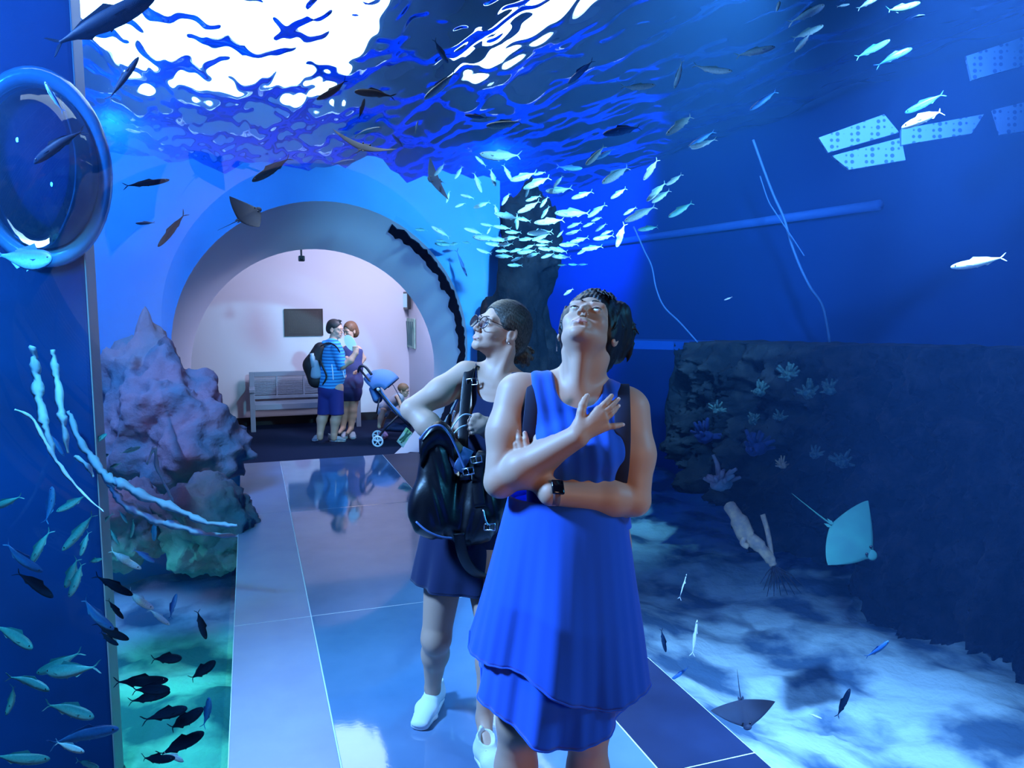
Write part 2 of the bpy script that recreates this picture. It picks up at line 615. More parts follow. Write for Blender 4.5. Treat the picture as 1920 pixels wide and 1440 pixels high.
class Solid:
    def __init__(s, h):
        s.h = h
        s.ops = []

    def cone(s, a, b, ra, rb, k=0.02, op='+'):
        a, b = np.array(a, float), np.array(b, float)
        ba = b - a
        L2 = max(ba @ ba, 1e-12)

        def fn(x, y, z):
            px, py, pz = x - a[0], y - a[1], z - a[2]
            t = np.clip((px * ba[0] + py * ba[1] + pz * ba[2]) / L2, 0, 1)
            return np.sqrt((px - t * ba[0]) ** 2 + (py - t * ba[1]) ** 2 + (pz - t * ba[2]) ** 2) - (ra + (rb - ra) * t)
        m = max(ra, rb)
        s.ops.append((fn, np.minimum(a, b) - m, np.maximum(a, b) + m, k, op))
        return s

    def econe(s, a, b, ra, rb, xd, k=0.02, op='+'):
        """cone of elliptic section: ra, rb = (half width along xd, half depth)"""
        a, b = np.array(a, float), np.array(b, float)
        ba = b - a
        L = math.sqrt(ba @ ba)
        zd = ba / L
        xd = np.array(xd, float)
        xd = xd - zd * (xd @ zd)
        xd /= np.linalg.norm(xd)
        yd = np.cross(zd, xd)

        def fn(x, y, z):
            px, py, pz = x - a[0], y - a[1], z - a[2]
            w = px * zd[0] + py * zd[1] + pz * zd[2]
            t = np.clip(w / L, 0, 1)
            rx = ra[0] + (rb[0] - ra[0]) * t
            ry = ra[1] + (rb[1] - ra[1]) * t
            rm = np.minimum(rx, ry)
            u = (px * xd[0] + py * xd[1] + pz * xd[2]) / rx
            v = (px * yd[0] + py * yd[1] + pz * yd[2]) / ry
            e = (w - t * L) / rm
            return (np.sqrt(u * u + v * v + e * e) - 1) * rm
        m = max(*ra, *rb)
        s.ops.append((fn, np.minimum(a, b) - m, np.maximum(a, b) + m, k, op))
        return s

    def ell(s, c, r, rot=None, k=0.02, op='+'):
        c, r = np.array(c, float), np.array(r, float) * np.ones(3)
        M = np.eye(3) if rot is None else np.array(rot, float)     # columns = local axes

        def fn(x, y, z):
            px, py, pz = x - c[0], y - c[1], z - c[2]
            q = [px * M[0, i] + py * M[1, i] + pz * M[2, i] for i in range(3)]
            k0 = np.sqrt(sum((q[i] / r[i]) ** 2 for i in range(3)))
            k1 = np.sqrt(sum((q[i] / r[i] ** 2) ** 2 for i in range(3))) + 1e-9
            return k0 * (k0 - 1) / k1
        e = np.sqrt((M ** 2) @ (r ** 2))
        s.ops.append((fn, c - e, c + e, k, op))
        return s

    def half(s, p, n, k=0.0, op='-', box=None):
        """take away (op '-') the side of a plane its normal points to, inside box=(lo, hi)"""
        p, n = np.array(p, float), np.array(n, float)
        n /= np.linalg.norm(n)
        fn = lambda x, y, z: -((x - p[0]) * n[0] + (y - p[1]) * n[1] + (z - p[2]) * n[2])
        s.ops.append((fn, None if box is None else np.array(box[0]), None if box is None else np.array(box[1]), k, op))
        return s

    def field(s, fn, lo=None, hi=None):
        s.ops.append((fn, lo, hi, 0, 'f'))
        return s

    def grown(s, d, h=None, idx=None):
        """a copy whose added solids are d thicker"""
        t = Solid(h or s.h)
        for i, (fn, lo, hi, k, op) in enumerate(s.ops):
            if idx is not None and i not in idx:
                continue
            if op == '+':
                t.ops.append(((lambda x, y, z, fn=fn: fn(x, y, z) - d), lo - d, hi + d, k, op))
        return t

    def mesh(s, name='solid'):
        h = s.h
        plus = [o for o in s.ops if o[4] == '+']
        lo = np.min([o[1] for o in plus], 0) - 4 * h
        hi = np.max([o[2] for o in plus], 0) + 4 * h
        n = np.ceil((hi - lo) / h).astype(int) + 1
        D = np.full(n, 0.5, np.float32)
        ax = [(lo[i] + h * np.arange(n[i])).astype(np.float64) for i in range(3)]
        for fn, l, u, k, op in s.ops:
            m = max(k, 0) * 1.0 + 3 * h
            if l is None:
                i0, i1 = np.zeros(3, int), n
            else:
                i0 = np.clip(np.floor((l - m - lo) / h).astype(int), 0, n)
                i1 = np.clip(np.ceil((u + m - lo) / h).astype(int) + 1, 0, n)
            if (i1 <= i0).any():
                continue
            sl = tuple(slice(i0[i], i1[i]) for i in range(3))
            x = ax[0][sl[0]][:, None, None]
            y = ax[1][sl[1]][None, :, None]
            z = ax[2][sl[2]][None, None, :]
            d = fn(x, y, z).astype(np.float32)
            c = D[sl]
            if op == '+':
                if k > 0:
                    hh = np.maximum(k - np.abs(c - d), 0) / k
                    D[sl] = np.minimum(c, d) - hh * hh * k * 0.25
                else:
                    D[sl] = np.minimum(c, d)
            elif op == '-':
                d = -d
                if k > 0:
                    hh = np.maximum(k - np.abs(c - d), 0) / k
                    D[sl] = np.maximum(c, d) + hh * hh * k * 0.25
                else:
                    D[sl] = np.maximum(c, d)
            else:
                D[sl] = c + d
        return nets(D, lo, h, name)


def nets(D, lo, h, name):
    S = D < 0
    n = np.array(D.shape)
    c = [S[i:n[0] - 1 + i, j:n[1] - 1 + j, k:n[2] - 1 + k] for i in (0, 1) for j in (0, 1) for k in (0, 1)]
    cnt = sum(a.astype(np.int8) for a in c)
    act = (cnt > 0) & (cnt < 8)
    I = np.argwhere(act)
    vid = np.full(act.shape, -1, np.int32)
    vid[act] = np.arange(len(I))
    acc = np.zeros((len(I), 3))
    w = np.zeros(len(I))
    offs = [(i, j, k) for i in (0, 1) for j in (0, 1) for k in (0, 1)]
    val = np.stack([D[I[:, 0] + o[0], I[:, 1] + o[1], I[:, 2] + o[2]] for o in offs], 1)
    for p in range(8):
        for q in range(p + 1, 8):
            a, b = np.array(offs[p]), np.array(offs[q])
            if np.abs(a - b).sum() != 1:
                continue
            va, vb = val[:, p], val[:, q]
            cr = (va < 0) != (vb < 0)
            t = np.where(cr, va / np.where(cr, va - vb, 1), 0)
            acc += np.where(cr[:, None], a + t[:, None] * (b - a), 0)
            w += cr
    verts = (I + acc / w[:, None]) * h + lo
    quads = []
    for d in range(3):
        e1, e2 = (d + 1) % 3, (d + 2) % 3
        sl0 = [slice(1, -1)] * 3
        sl0[d] = slice(0, n[d] - 1)
        sl1 = list(sl0)
        sl1[d] = slice(1, n[d])
        s0, s1 = S[tuple(sl0)], S[tuple(sl1)]
        for flip in (False, True):
            E = np.argwhere((s0 & ~s1) if not flip else (~s0 & s1))
            if not len(E):
                continue
            base = E.copy()
            base[:, e1] += 1
            base[:, e2] += 1
            def cell(o1, o2):
                cc = base.copy()
                cc[:, e1] -= o1
                cc[:, e2] -= o2
                return vid[cc[:, 0], cc[:, 1], cc[:, 2]]
            q = np.stack([cell(1, 1), cell(0, 1), cell(0, 0), cell(1, 0)], 1)
            quads.append(q[:, ::-1] if flip else q)
    q = np.concatenate(quads)
    me = bpy.data.meshes.new(name)
    me.vertices.add(len(verts))
    me.vertices.foreach_set('co', verts.astype(np.float32).ravel())
    me.loops.add(len(q) * 4)
    me.loops.foreach_set('vertex_index', q.astype(np.int32).ravel())
    me.polygons.add(len(q))
    me.polygons.foreach_set('loop_start', np.arange(0, len(q) * 4, 4, dtype=np.int32))
    me.polygons.foreach_set('loop_total', np.full(len(q), 4, np.int32))
    me.polygons.foreach_set('use_smooth', np.ones(len(q), bool))
    me.update(calc_edges=True)
    return me


class Frame:
    """local axes: x to the picture's right, y away from the picture plane of the body towards the lens, z up"""
    def __init__(s, d, floor=0.0):
        s.d = d
        hf = V(FW.x, FW.y, 0)
        s.t = -hf / np.linalg.norm(hf)
        s.r = np.array(RT)
        s.u = V(0, 0, 1)

    def __call__(s, px, py, t=0.0):
        # point seen at the pixel, t metres nearer to the lens than the body's plane
        return np.array(P(px, py, s.d - t))

    def dir(s, x, t, z):
        v = s.r * x + s.t * t + s.u * z
        return v / np.linalg.norm(v)


def basis(f, upish):
    """columns: x (to the figure's right hand as it looks along f ... picture left when facing us), f, up"""
    f = np.array(f, float) / np.linalg.norm(f)
    u = np.array(upish, float)
    u = u - f * (f @ u)
    u /= np.linalg.norm(u)
    x = np.cross(f, u)
    return np.stack([x, f, u], 1)


def finger(S, base, tip, bulge, r0, r1, k=0.004):
    base, tip, bulge = map(lambda q: np.array(q, float), (base, tip, bulge))
    p1 = base + (tip - base) * 0.42 + bulge
    p2 = base + (tip - base) * 0.74 + bulge * 0.8
    S.cone(base, p1, r0, r0 * 0.96, k)
    S.cone(p1, p2, r0 * 0.98, (r0 + r1) / 2, k)
    S.cone(p2, tip, (r0 + r1) / 2 * 0.98, r1, k)


def head(S, c, B, sc=1.0, jaw=1.0, ears=True):
    """skull, face, nose, ears in the frame B (columns right, forward, up) about c"""
    L = lambda x, y, z: np.array(c) + B @ (V(x, y, z) * sc)
    e = lambda p, r, k, op='+', M=None: S.ell(L(*p), np.array(r) * sc, B if M is None else M, k * sc, op)
    e((0, -0.018, 0.032), (0.074, 0.094, 0.084), 0.02)
    e((0, 0.022, -0.024), (0.060, 0.062, 0.078), 0.025)
    e((0, 0.034, -0.068), (0.040 * jaw, 0.044, 0.036), 0.025)
    e((0, 0.074, -0.092), (0.015, 0.013, 0.013), 0.018)
    for q in (-1, 1):
        e((q * 0.038, 0.056, -0.032), (0.021, 0.020, 0.020), 0.02)                      # cheeks
        S.cone(L(q * 0.045 * jaw, 0.014, -0.056), L(q * 0.011, 0.072, -0.092), 0.012 * sc, 0.010 * sc, 0.02 * sc)   # jaw line
    S.cone(L(-0.036, 0.068, 0.016), L(0.036, 0.068, 0.016), 0.013 * sc, 0.013 * sc, 0.02 * sc)                  # brow
    for q in (-1, 1):
        e((q * 0.031, 0.099, -0.004), (0.019, 0.018, 0.012), 0.012, '-')                # sockets
        e((q * 0.031, 0.0720, -0.005), (0.0150, 0.0146, 0.0132), 0.005)                 # lids
        e((q * 0.031, 0.0900, -0.0058), (0.0128, 0.0095, 0.0042), 0.0015, '-')          # the slit between them
        S.cone(L(q * 0.018, 0.086, 0.0165), L(q * 0.045, 0.078, 0.0165), 0.005 * sc, 0.0045 * sc, 0.01 * sc)
    S.cone(L(0, 0.080, 0.006), L(0, 0.1060, -0.034), 0.0062 * sc, 0.0086 * sc, 0.009 * sc)                       # nose
    for q in (-1, 1):
        e((q * 0.0100, 0.0955, -0.0385), (0.0064, 0.0090, 0.0064), 0.006)
        e((q * 0.0058, 0.1000, -0.0455), (0.0030, 0.0052, 0.0042), 0.0015, '-')         # nostrils
    e((0, 0.083, -0.064), (0.024, 0.012, 0.015), 0.012)                                 # mouth mound
    e((0, 0.0970, -0.0665), (0.021, 0.004, 0.0012), 0.003, '-')                         # parting of the lips
    e((0, 0.0880, -0.0785), (0.014, 0.005, 0.0035), 0.008, '-')                         # hollow under the lower lip
    if ears:
        for q in (-1, 1):
            M = B @ np.array(Matrix.Rotation(q * 0.35, 3, 'Z'))
            S.ell(L(q * 0.077, -0.012, -0.012), V(0.007, 0.018, 0.031) * sc, M, 0.008 * sc)
            S.ell(L(q * 0.083, -0.009, -0.008), V(0.005, 0.010, 0.018) * sc, M, 0.004 * sc, '-')
            S.ell(L(q * 0.078, -0.002, -0.036), V(0.005, 0.008, 0.009) * sc, M, 0.006 * sc)
    return L


# ------------------------------------------------------------------ people
M_SKIN = mat('skin', (0.54, 0.31, 0.225), 0.5, spec=0.35, bump=(220, 0.06, 0.002))
M_LIP = mat('lips', (0.55, 0.24, 0.22), 0.4)
M_EYE = mat('eye_white', (0.75, 0.75, 0.75), 0.15)
M_IRIS = mat('iris', (0.05, 0.035, 0.03), 0.1)
M_BROW = mat('eyebrow_hair', (0.035, 0.025, 0.025), 0.8)
M_NAIL = mat('nail', (0.72, 0.50, 0.45), 0.25)


def hair_mat(name, c1, c2):
    m = mat(name, c1, 0.5, spec=0.3)
    nt = m.node_tree
    tc = nt.nodes.new('ShaderNodeTexCoord')
    mp = nt.nodes.new('ShaderNodeMapping')
    mp.inputs['Scale'].default_value = (60, 60, 14)
    n = nt.nodes.new('ShaderNodeTexNoise')
    n.inputs['Scale'].default_value = 4
    n.inputs['Detail'].default_value = 6
    r = nt.nodes.new('ShaderNodeValToRGB')
    r.color_ramp.elements[0].position, r.color_ramp.elements[1].position = 0.35, 0.7
    r.color_ramp.elements[0].color, r.color_ramp.elements[1].color = (*c1, 1), (*c2, 1)
    bp = nt.nodes.new('ShaderNodeBump')
    bp.inputs['Strength'].default_value = 0.4
    bp.inputs['Distance'].default_value = 0.002
    nt.links.new(tc.outputs['Object'], mp.inputs[0])
    nt.links.new(mp.outputs[0], n.inputs['Vector'])
    nt.links.new(n.outputs['Fac'], r.inputs['Fac'])
    nt.links.new(n.outputs['Fac'], bp.inputs['Height'])
    b = nt.nodes['Principled BSDF']
    nt.links.new(r.outputs['Color'], b.inputs['Base Color'])
    nt.links.new(bp.outputs['Normal'], b.inputs['Normal'])
    return m


def face_parts(par, L, B, sc=1.0, gaze=(0, 1, 0), lips=True):
    for q in (-1, 1):
        bm = BM()
        c = L(q * 0.031, 0.0735, -0.005)
        bmesh.ops.create_uvsphere(bm, u_segments=20, v_segments=14, radius=0.0122 * sc)
        bmesh.ops.translate(bm, verts=bm.verts, vec=c)
        ey = obj('eye', bm, M_EYE, par, True)
        g = B @ V(*gaze)
        g = g / np.linalg.norm(g)
        bm = BM()
        lathe(bm, [(0.0, 0.0014 * sc), (0.004 * sc, 0.0010 * sc), (0.0060 * sc, -0.0006 * sc), (0.0060 * sc, -0.002 * sc)], 16,
              Matrix.Translation(Vector(c + g * 0.0118 * sc)) @ Vector(g).to_track_quat('Z', 'Y').to_matrix().to_4x4())
        obj('iris', bm, M_IRIS, ey, True)
        bm = BM()
        pts = [L(q * 0.031 + 0.0130 * math.sin(w), 0.0868 - 0.0045 * math.sin(w) ** 2, -0.0058 + 0.0046 * math.cos(w)) for w in np.linspace(-1.5, 1.5, 11)]
        tube(bm, pts, 0.0011 * sc, 6)
        obj('eyelashes', bm, M_BROW, par, True)
        bm = BM()
        pts = [L(q * (0.013 + 0.036 * t), 0.0905 - 0.022 * t * t, 0.0175 + 0.006 * math.sin(PI * min(1, t * 0.9)) - 0.003 * t) for t in np.linspace(0, 1, 8)]
        tube(bm, pts, [0.0022 * sc * (1 - 0.6 * t) + 0.0006 for t in np.linspace(0, 1, 8)], 8)
        obj('eyebrow', bm, M_BROW, par, True)
    S = Solid(0.0018 * sc)
    for x0, x1, z, r0, r1 in ((-0.021, 0, -0.0635, 0.0015, 0.0038), (0, 0.021, -0.0635, 0.0038, 0.0015), (-0.019, 0, -0.0705, 0.0015, 0.0046), (0, 0.019, -0.0705, 0.0046, 0.0015)):
        y = lambda x: 0.0920 - 6.0 * x * x
        zz = lambda x: z + (0.003 if z > -0.067 else -0.0) * (1 - abs(x) / 0.02) * 0.4 + (-0.0665 - z) * (abs(x) / 0.021) ** 2
        S.cone(L(x0, y(x0), zz(x0)), L(x1, y(x1), zz(x1)), r0 * sc, r1 * sc, 0.003 * sc)
    obj('lips', S.mesh(), M_LIP, par)


def front_woman():
    W = Frame(2.165)
    r, t, u = W.r, W.t, W.u
    S = Solid(0.0028)
    sh_r, el_r, wr_r = W(968, 738, 0.0), W(938, 903, 0.06), W(1083, 818, 0.165)      # her right arm (picture left)
    sh_l, el_l, wr_l = W(1182, 768, 0.0), W(1190, 938, 0.05), W(1034, 925, 0.125)
    # torso
    T = []
    def tc(a, b, ra, rb, k=0.05):
        T.append(len(S.ops))
        S.econe(a, b, ra, rb, r, k)
    tc(W(1084, 1080), W(1084, 1020), (0.142, 0.105), (0.134, 0.100))
    tc(W(1084, 1020), W(1084, 930), (0.134, 0.100), (0.122, 0.090))
    tc(W(1086, 930), W(1080, 840, 0.01), (0.122, 0.090), (0.138, 0.096))
    tc(W(1080, 840, 0.01), W(1078, 775, 0.0), (0.138, 0.092), (0.140, 0.078))
    T.append(len(S.ops)); S.cone(W(990, 742), W(1162, 768), 0.052, 0.052, 0.05)
    for px, py in ((1036, 842), (1124, 848)):
        T.append(len(S.ops)); S.ell(W(px, py, 0.070), (0.060, 0.055, 0.056), None, 0.03)
    # neck and slope of the shoulders
    S.econe(W(1078, 752, -0.005), W(1103, 655, -0.01), (0.062, 0.058), (0.054, 0.056), r, 0.03)
    S.cone(W(1050, 715, -0.02), W(985, 735, -0.01), 0.036, 0.042, 0.03)
    S.cone(W(1105, 720, -0.02), W(1168, 755, -0.01), 0.036, 0.042, 0.03)
    # collar bones and the cords of the stretched throat
    S.cone(W(1062, 752, 0.060), W(1000, 737, 0.035), 0.008, 0.009, 0.02)
    S.cone(W(1090, 755, 0.060), W(1150, 765, 0.035), 0.008, 0.009, 0.02)
    S.cone(W(1072, 748, 0.052), W(1062, 660, 0.022), 0.011, 0.013, 0.02)
    S.cone(W(1084, 750, 0.052), W(1132, 672, 0.018), 0.011, 0.013, 0.02)
    S.cone(W(1084, 735, 0.050), W(1090, 668, 0.065), 0.018, 0.022, 0.02)
    # legs
    for hip, knee, ank in (((1040, 1080), (972, 1350), (958, 1640)), ((1124, 1085), (1102, 1362), (1106, 1640))):
        hp, kn, an = W(*hip), W(*knee, 0.02), W(*ank, -0.02)
        S.econe(hp, kn, (0.082, 0.088), (0.058, 0.062), r, 0.03)
        cf = kn + (an - kn) * 0.32 - t * 0.015
        S.econe(kn, cf, (0.056, 0.060), (0.056, 0.062), r, 0.03)
        S.econe(cf, an, (0.056, 0.062), (0.033, 0.037), r, 0.03)
        S.ell(kn + t * 0.035, (0.036, 0.03, 0.045), None, 0.025)
        S.ell(an - u * 0.03 - t * 0.02, (0.033, 0.04, 0.045), None, 0.02)
        S.econe(an - u * 0.055 + t * 0.0, an - u * 0.072 + t * 0.15, (0.036, 0.024), (0.042, 0.014), r, 0.02)
        for i in range(5):
            b = an - u * 0.076 + t * (0.15 - 0.004 * i * i) + r * (i - 2) * 0.0165 * (1 if hip[0] > 1100 else -1)
            S.cone(b, b + t * (0.035 - 0.004 * i), 0.0085, 0.0075, 0.006)
    # right arm
    S.cone(sh_r, sh_r + (el_r - sh_r) * 0.45 - r * 0.004, 0.056, 0.056, 0.03)
    S.cone(sh_r + (el_r - sh_r) * 0.45 - r * 0.004, el_r, 0.056, 0.044, 0.03)
    f1 = el_r + (wr_r - el_r) * 0.30
    S.cone(el_r, f1, 0.043, 0.048, 0.012)
    S.cone(f1, wr_r, 0.048, 0.030, 0.02)
    # hand on the chest
    kn = [W(1122, 768, 0.160), W(1130, 775, 0.163), W(1134, 786, 0.163), W(1138, 800, 0.160)]
    ti = [W(1147, 742, 0.135), W(1158, 749, 0.134), W(1158, 762, 0.134), W(1166, 796, 0.135)]
    for i in range(4):
        S.cone(wr_r + (kn[i] - wr_r) * 0.1 + t * 0.0, kn[i], 0.018, 0.0108, 0.010)
        finger(S, kn[i], ti[i], t * 0.007, 0.0086, 0.0062, 0.002)
    th0, th1, th2 = W(1086, 800, 0.160), W(1090, 772, 0.158), W(1101, 743, 0.140)
    S.cone(wr_r, th0, 0.022, 0.018, 0.015)
    S.cone(th0, th1, 0.0165, 0.0120, 0.010)
    finger(S, th1, th2, -r * 0.003 + t * 0.004, 0.0115, 0.008, 0.004)
    # left arm, folded under the right one
    S.cone(sh_l, sh_l + (el_l - sh_l) * 0.5 + r * 0.006, 0.054, 0.054, 0.03)
    S.cone(sh_l + (el_l - sh_l) * 0.5 + r * 0.006, el_l, 0.054, 0.043, 0.03)
    f2 = el_l + (wr_l - el_l) * 0.30
    S.cone(el_l, f2, 0.042, 0.047, 0.012)
    S.cone(f2, wr_l, 0.047, 0.030, 0.02)
    kn2 = [W(990, 852, 0.085), W(983, 858, 0.085), W(978, 866, 0.085), W(974, 874, 0.085)]
    ti2 = [W(984, 812, 0.082), W(970, 809, 0.078), W(963, 820, 0.074), W(964, 839, 0.074)]
    pm = W(1002, 892, 0.095)
    S.econe(wr_l, pm, (0.030, 0.024), (0.034, 0.016), W.dir(0.6, 0, 0.8), 0.02)
    for i in range(4):
        S.cone(pm, kn2[i], 0.018, 0.011, 0.014)
        finger(S, kn2[i], ti2[i], t * 0.010, 0.0095, 0.0068, 0.003)
    finger(S, pm + u * 0.02 + r * 0.012, W(1012, 850, 0.085), t * 0.004, 0.0125, 0.0085, 0.006)
    # head, thrown back
    f = W.dir(-0.16, 0.62, 0.76)
    B = basis(f, W.dir(0.30, -0.70, 0.62))
    hc = W(1104, 618, 0.0)
    S.cone(W(1098, 680, 0.0), hc - B[:, 2] * 0.03 + B[:, 1] * 0.0, 0.055, 0.052, 0.03)
    L = head(S, hc, B, 1.0, 1.05)
    body = obj('person', S.mesh('person'), M_SKIN)
    tag(body, 'woman in a blue layered dress gazing straight up, hand on her chest', 'person')
    face_parts(body, L, B, 1.0, (0.1, 0.95, 0.35))
    # nails on the visible fingers
    for a, b in ((kn[3], ti[3]), (kn[2], ti[2]), (kn[1], ti[1]), (th1, th2), (kn2[1], ti2[1]), (kn2[2], ti2[2]), (kn2[0], ti2[0])):
        d = (b - a) / np.linalg.norm(b - a)
        n = t - d * (t @ d)
        n /= np.linalg.norm(n)
        bm = BM()
        bmesh.ops.create_uvsphere(bm, u_segments=12, v_segments=8, radius=1)
        M = np.stack([np.cross(d, n) * 0.0048, d * 0.0062, n * 0.0016], 1)
        bm.transform(Matrix([[*M[i], (b + n * 0.0058)[i]] for i in range(3)] + [[0, 0, 0, 1]]))
        obj('nail', bm, M_NAIL, body, True)
    # hair: short, dark, falling back from the forehead
    Hs = Solid(0.0027)
    Hs.ell(L(0, -0.026, 0.040), (0.084, 0.106, 0.093), B, 0.01)
    Hs.ell(L(0, -0.075, -0.020), (0.078, 0.060, 0.085), B, 0.03)
    for q in (-1, 1):
        Hs.ell(L(q * 0.062, -0.020, 0.010), (0.024, 0.060, 0.062), B, 0.02)
        Hs.cone(L(q * 0.070, 0.020, 0.030), L(q * 0.073, 0.004, -0.030), 0.012, 0.004, 0.012)
    rs = np.random.RandomState(3)
    for a, b, r0, r1 in (((1158, 590, -0.05), (1164, 640, -0.075), 0.040, 0.036), ((1150, 610, -0.07), (1154, 665, -0.07), 0.045, 0.028), ((1120, 600, -0.10), (1130, 660, -0.09), 0.06, 0.035)):
        Hs.cone(W(*a), W(*b), r0, r1, 0.02)
    Hs.ell(L(0, 0.088, -0.042), (0.062, 0.064, 0.100), B, 0.010, '-')       # the face stays free
    Hs.ell(L(0, 0.05, -0.09), (0.066, 0.062, 0.07), B, 0.01, '-')
    Lh = lambda p_: L(*p_)
    def lock(p0, p1, p2, r0, r1=0.0012):
        Hs.cone(p0, p1, r0, r0 * 0.75, 0.003)
        Hs.cone(p1, p2, r0 * 0.75, r1, 0.002)
    for i in range(150):                                   # locks lying over the skull, swept back and to her left
        a = rs.uniform(-PI, PI)
        e = math.asin(rs.uniform(-0.15, 1.0))
        nrm = V(math.sin(a) * math.cos(e), -math.cos(a) * math.cos(e), math.sin(e))
        p0 = V(0, -0.026, 0.040) + nrm * V(0.082, 0.104, 0.091)
        if p0[1] > 0.035 and p0[2] < 0.085:
            continue
        fl = V(0.25 * rs.uniform(-1, 1) - 0.35, -0.8, -0.25 + 0.3 * rs.rand())
        fl = fl - nrm * (fl @ nrm)
        fl /= np.linalg.norm(fl) + 1e-6
        ln = rs.uniform(0.025, 0.05)
        lock(L(*p0), L(*(p0 + fl * ln * 0.55 + nrm * 0.003)), L(*(p0 + fl * ln + nrm * rs.uniform(-0.004, 0.009))), rs.uniform(0.005, 0.008))
    for i in range(26):                                    # fringe, swept across the top of the forehead
        x = rs.uniform(-0.066, 0.060)
        p0 = V(x, 0.060 - 7 * x * x, 0.098 - 6 * x * x)
        p1 = p0 + V(-0.012 + rs.uniform(-.006, .006), 0.014, -0.010)
        p2 = p1 + V(-0.018 + rs.uniform(-.008, .004), 0.004 - 2 * x * x, -0.018 - rs.uniform(0, .012))
        lock(L(*p0), L(*p1), L(*p2), 0.0055)
    for q in (-1, 1):                                      # in front of the ears
        for i in range(10):
            p0 = V(q * 0.076, 0.030 - 0.006 * i, 0.040 + rs.uniform(-.01, .012))
            p1 = p0 + V(q * 0.003, -0.004, -0.030)
            p2 = p1 + V(-q * 0.003, 0.004, -0.030 - rs.uniform(0, 0.012))
            lock(L(*p0), L(*p1), L(*p2), 0.0055)
    for i in range(44):                                    # loose ends hanging back and standing off
        a = rs.rand()
        p0 = W(1098 + 80 * a + rs.uniform(-6, 6), 556 + 60 * a * a + rs.uniform(-8, 10), -0.05)
        p1 = p0 + r * rs.uniform(0.004, 0.020) + u * rs.uniform(-0.016, 0.010) * (1.3 - a)
        p2 = p1 + r * rs.uniform(0.004, 0.018) - u * rs.uniform(-0.008, 0.03) * (0.3 + a)
        lock(p0, p1, p2, 0.005)
    for i in range(26):
        p0 = W(rs.uniform(1130, 1186), rs.uniform(600, 655), -0.07)
        p1 = p0 - u * 0.022 + r * rs.uniform(-.006, .008)
        p2 = p1 - u * rs.uniform(0.015, 0.03) + r * rs.uniform(-.012, .004)
        lock(p0, p1, p2, 0.009)
    Hs.field(lambda x, y, z: 0.0006 * np.sin(520 * ((x - hc[0]) * B[0, 0] + (y - hc[1]) * B[1, 0] + (z - hc[2]) * B[2, 0]) + 5 * np.sin(40 * z)))
    obj('hair', Hs.mesh(), hair_mat('dark_hair', (0.005, 0.006, 0.010), (0.018, 0.018, 0.026)), body)
    bm = BM()
    e0 = L(0.083, -0.006, -0.046)
    tube(bm, [e0, e0 - u * 0.034], 0.0016, 8)
    obj('earring', bm, mat('silver_earring', (0.8, 0.85, 0.9), 0.2, metal=1), body)
    # dress: bodice
    M_DR = mat('blue_chiffon', (0.010, 0.095, 0.62), 0.75, spec=0.2, sheen=0.3)
    nt = M_DR.node_tree
    Bs = S.grown(0.006, 0.003, set(T))
    lo0, hi0 = np.full(3, -99.0), np.full(3, 99.0)
    Bs.cone(W(1018, 726, -0.005), W(1014, 790, 0.02), 0.046, 0.06, 0.03)
    Bs.cone(W(1146, 745, -0.005), W(1146, 800, 0.02), 0.046, 0.06, 0.03)
    fold = lambda x, y, z: 0.0022 * np.sin(((x - hc[0]) * r[0] + (y - hc[1]) * r[1]) * 150 + 3 * np.sin(z * 9)) * np.clip((z - 1.0) * 4, 0.3, 1)
    Bs.field(fold)
    # neckline and arm holes
    Bs.econe(W(1082, 640, 0), W(1084, 728, 0.02), (0.070, 0.2), (0.066, 0.16), r, 0.006, '-')
    for px0, py0, px1, py1 in ((952, 700, 972, 830), (1202, 735, 1198, 850)):
        Bs.econe(W(px0, py0), W(px1, py1), (0.062, 0.3), (0.050, 0.3), r, 0.008, '-')
    Bs.half(W(1085, 985), -u, 0, '-')
    dress = obj('dress', Bs.mesh(), M_DR, body)

    def skirt(top, L0, R0, lobes, amp, seed, m, name, sag):
        n, mrows = 160, 46
        rows = []
        rs = np.random.RandomState(seed)
        ph = rs.rand(4) * 6.28
        for j in range(mrows + 1):
            v = j / mrows
            ring = []
            for i in range(n):
                a = 2 * PI * i / n
                ca, sa = math.cos(a), math.sin(a)
                hem = sag(ca, sa)
                py = top + (hem - top) * v
                cxp = (L0[0] + (L0[1] - L0[0]) * v, R0[0] + (R0[1] - R0[0]) * v)
                cx, hw = (cxp[0] + cxp[1]) / 2, (cxp[1] - cxp[0]) / 2 / 665
                fo = amp * v ** 1.2 * (math.sin(lobes * a + ph[0] + 0.6 * math.sin(3 * v)) + 0.5 * math.sin(lobes * 1.7 * a + ph[1]) + 0.12 * math.sin(31 * a + ph[2]))
                rx, ry = hw + fo * 0.4, 0.112 + 0.10 * min(1, v * 1.6) + fo + (0.012 if name == 'overskirt' else 0)
                p = W(cx, py) + r * (rx * ca) + t * (ry * sa)
                ring.append(Vector(p))
            rows.append(ring)
        bm = BM()
        loft(bm, rows, cap=False)
        # rolled hem
        tube(bm, rows[-1] + [rows[-1][0]], 0.0028, 6, cap=False)
        o = obj(name, bm, m, body, True)
        md = o.modifiers.new('thickness', 'SOLIDIFY')
        md.thickness = 0.0015
        return o
    M_CH = mat('blue_chiffon_layer', (0.010, 0.095, 0.62), 0.75, spec=0.2, sheen=0.3, alpha=0.88)
    skirt(940, (958, 896), (1166, 1168), 7, 0.016, 5, M_DR, 'underskirt', lambda c, s: 1300 + 26 * (c + 1) * 0.5 - 0 * s + 16 * math.sin(3 * c + 1.2) * (s > 0) + (-45 if s < 0 else 0))
    skirt(925, (954, 886), (1170, 1212), 5, 0.022, 8, M_CH, 'overskirt', lambda c, s: 1236 + 38 * c + (16 * math.sin(4 * c) if s > 0 else -12))
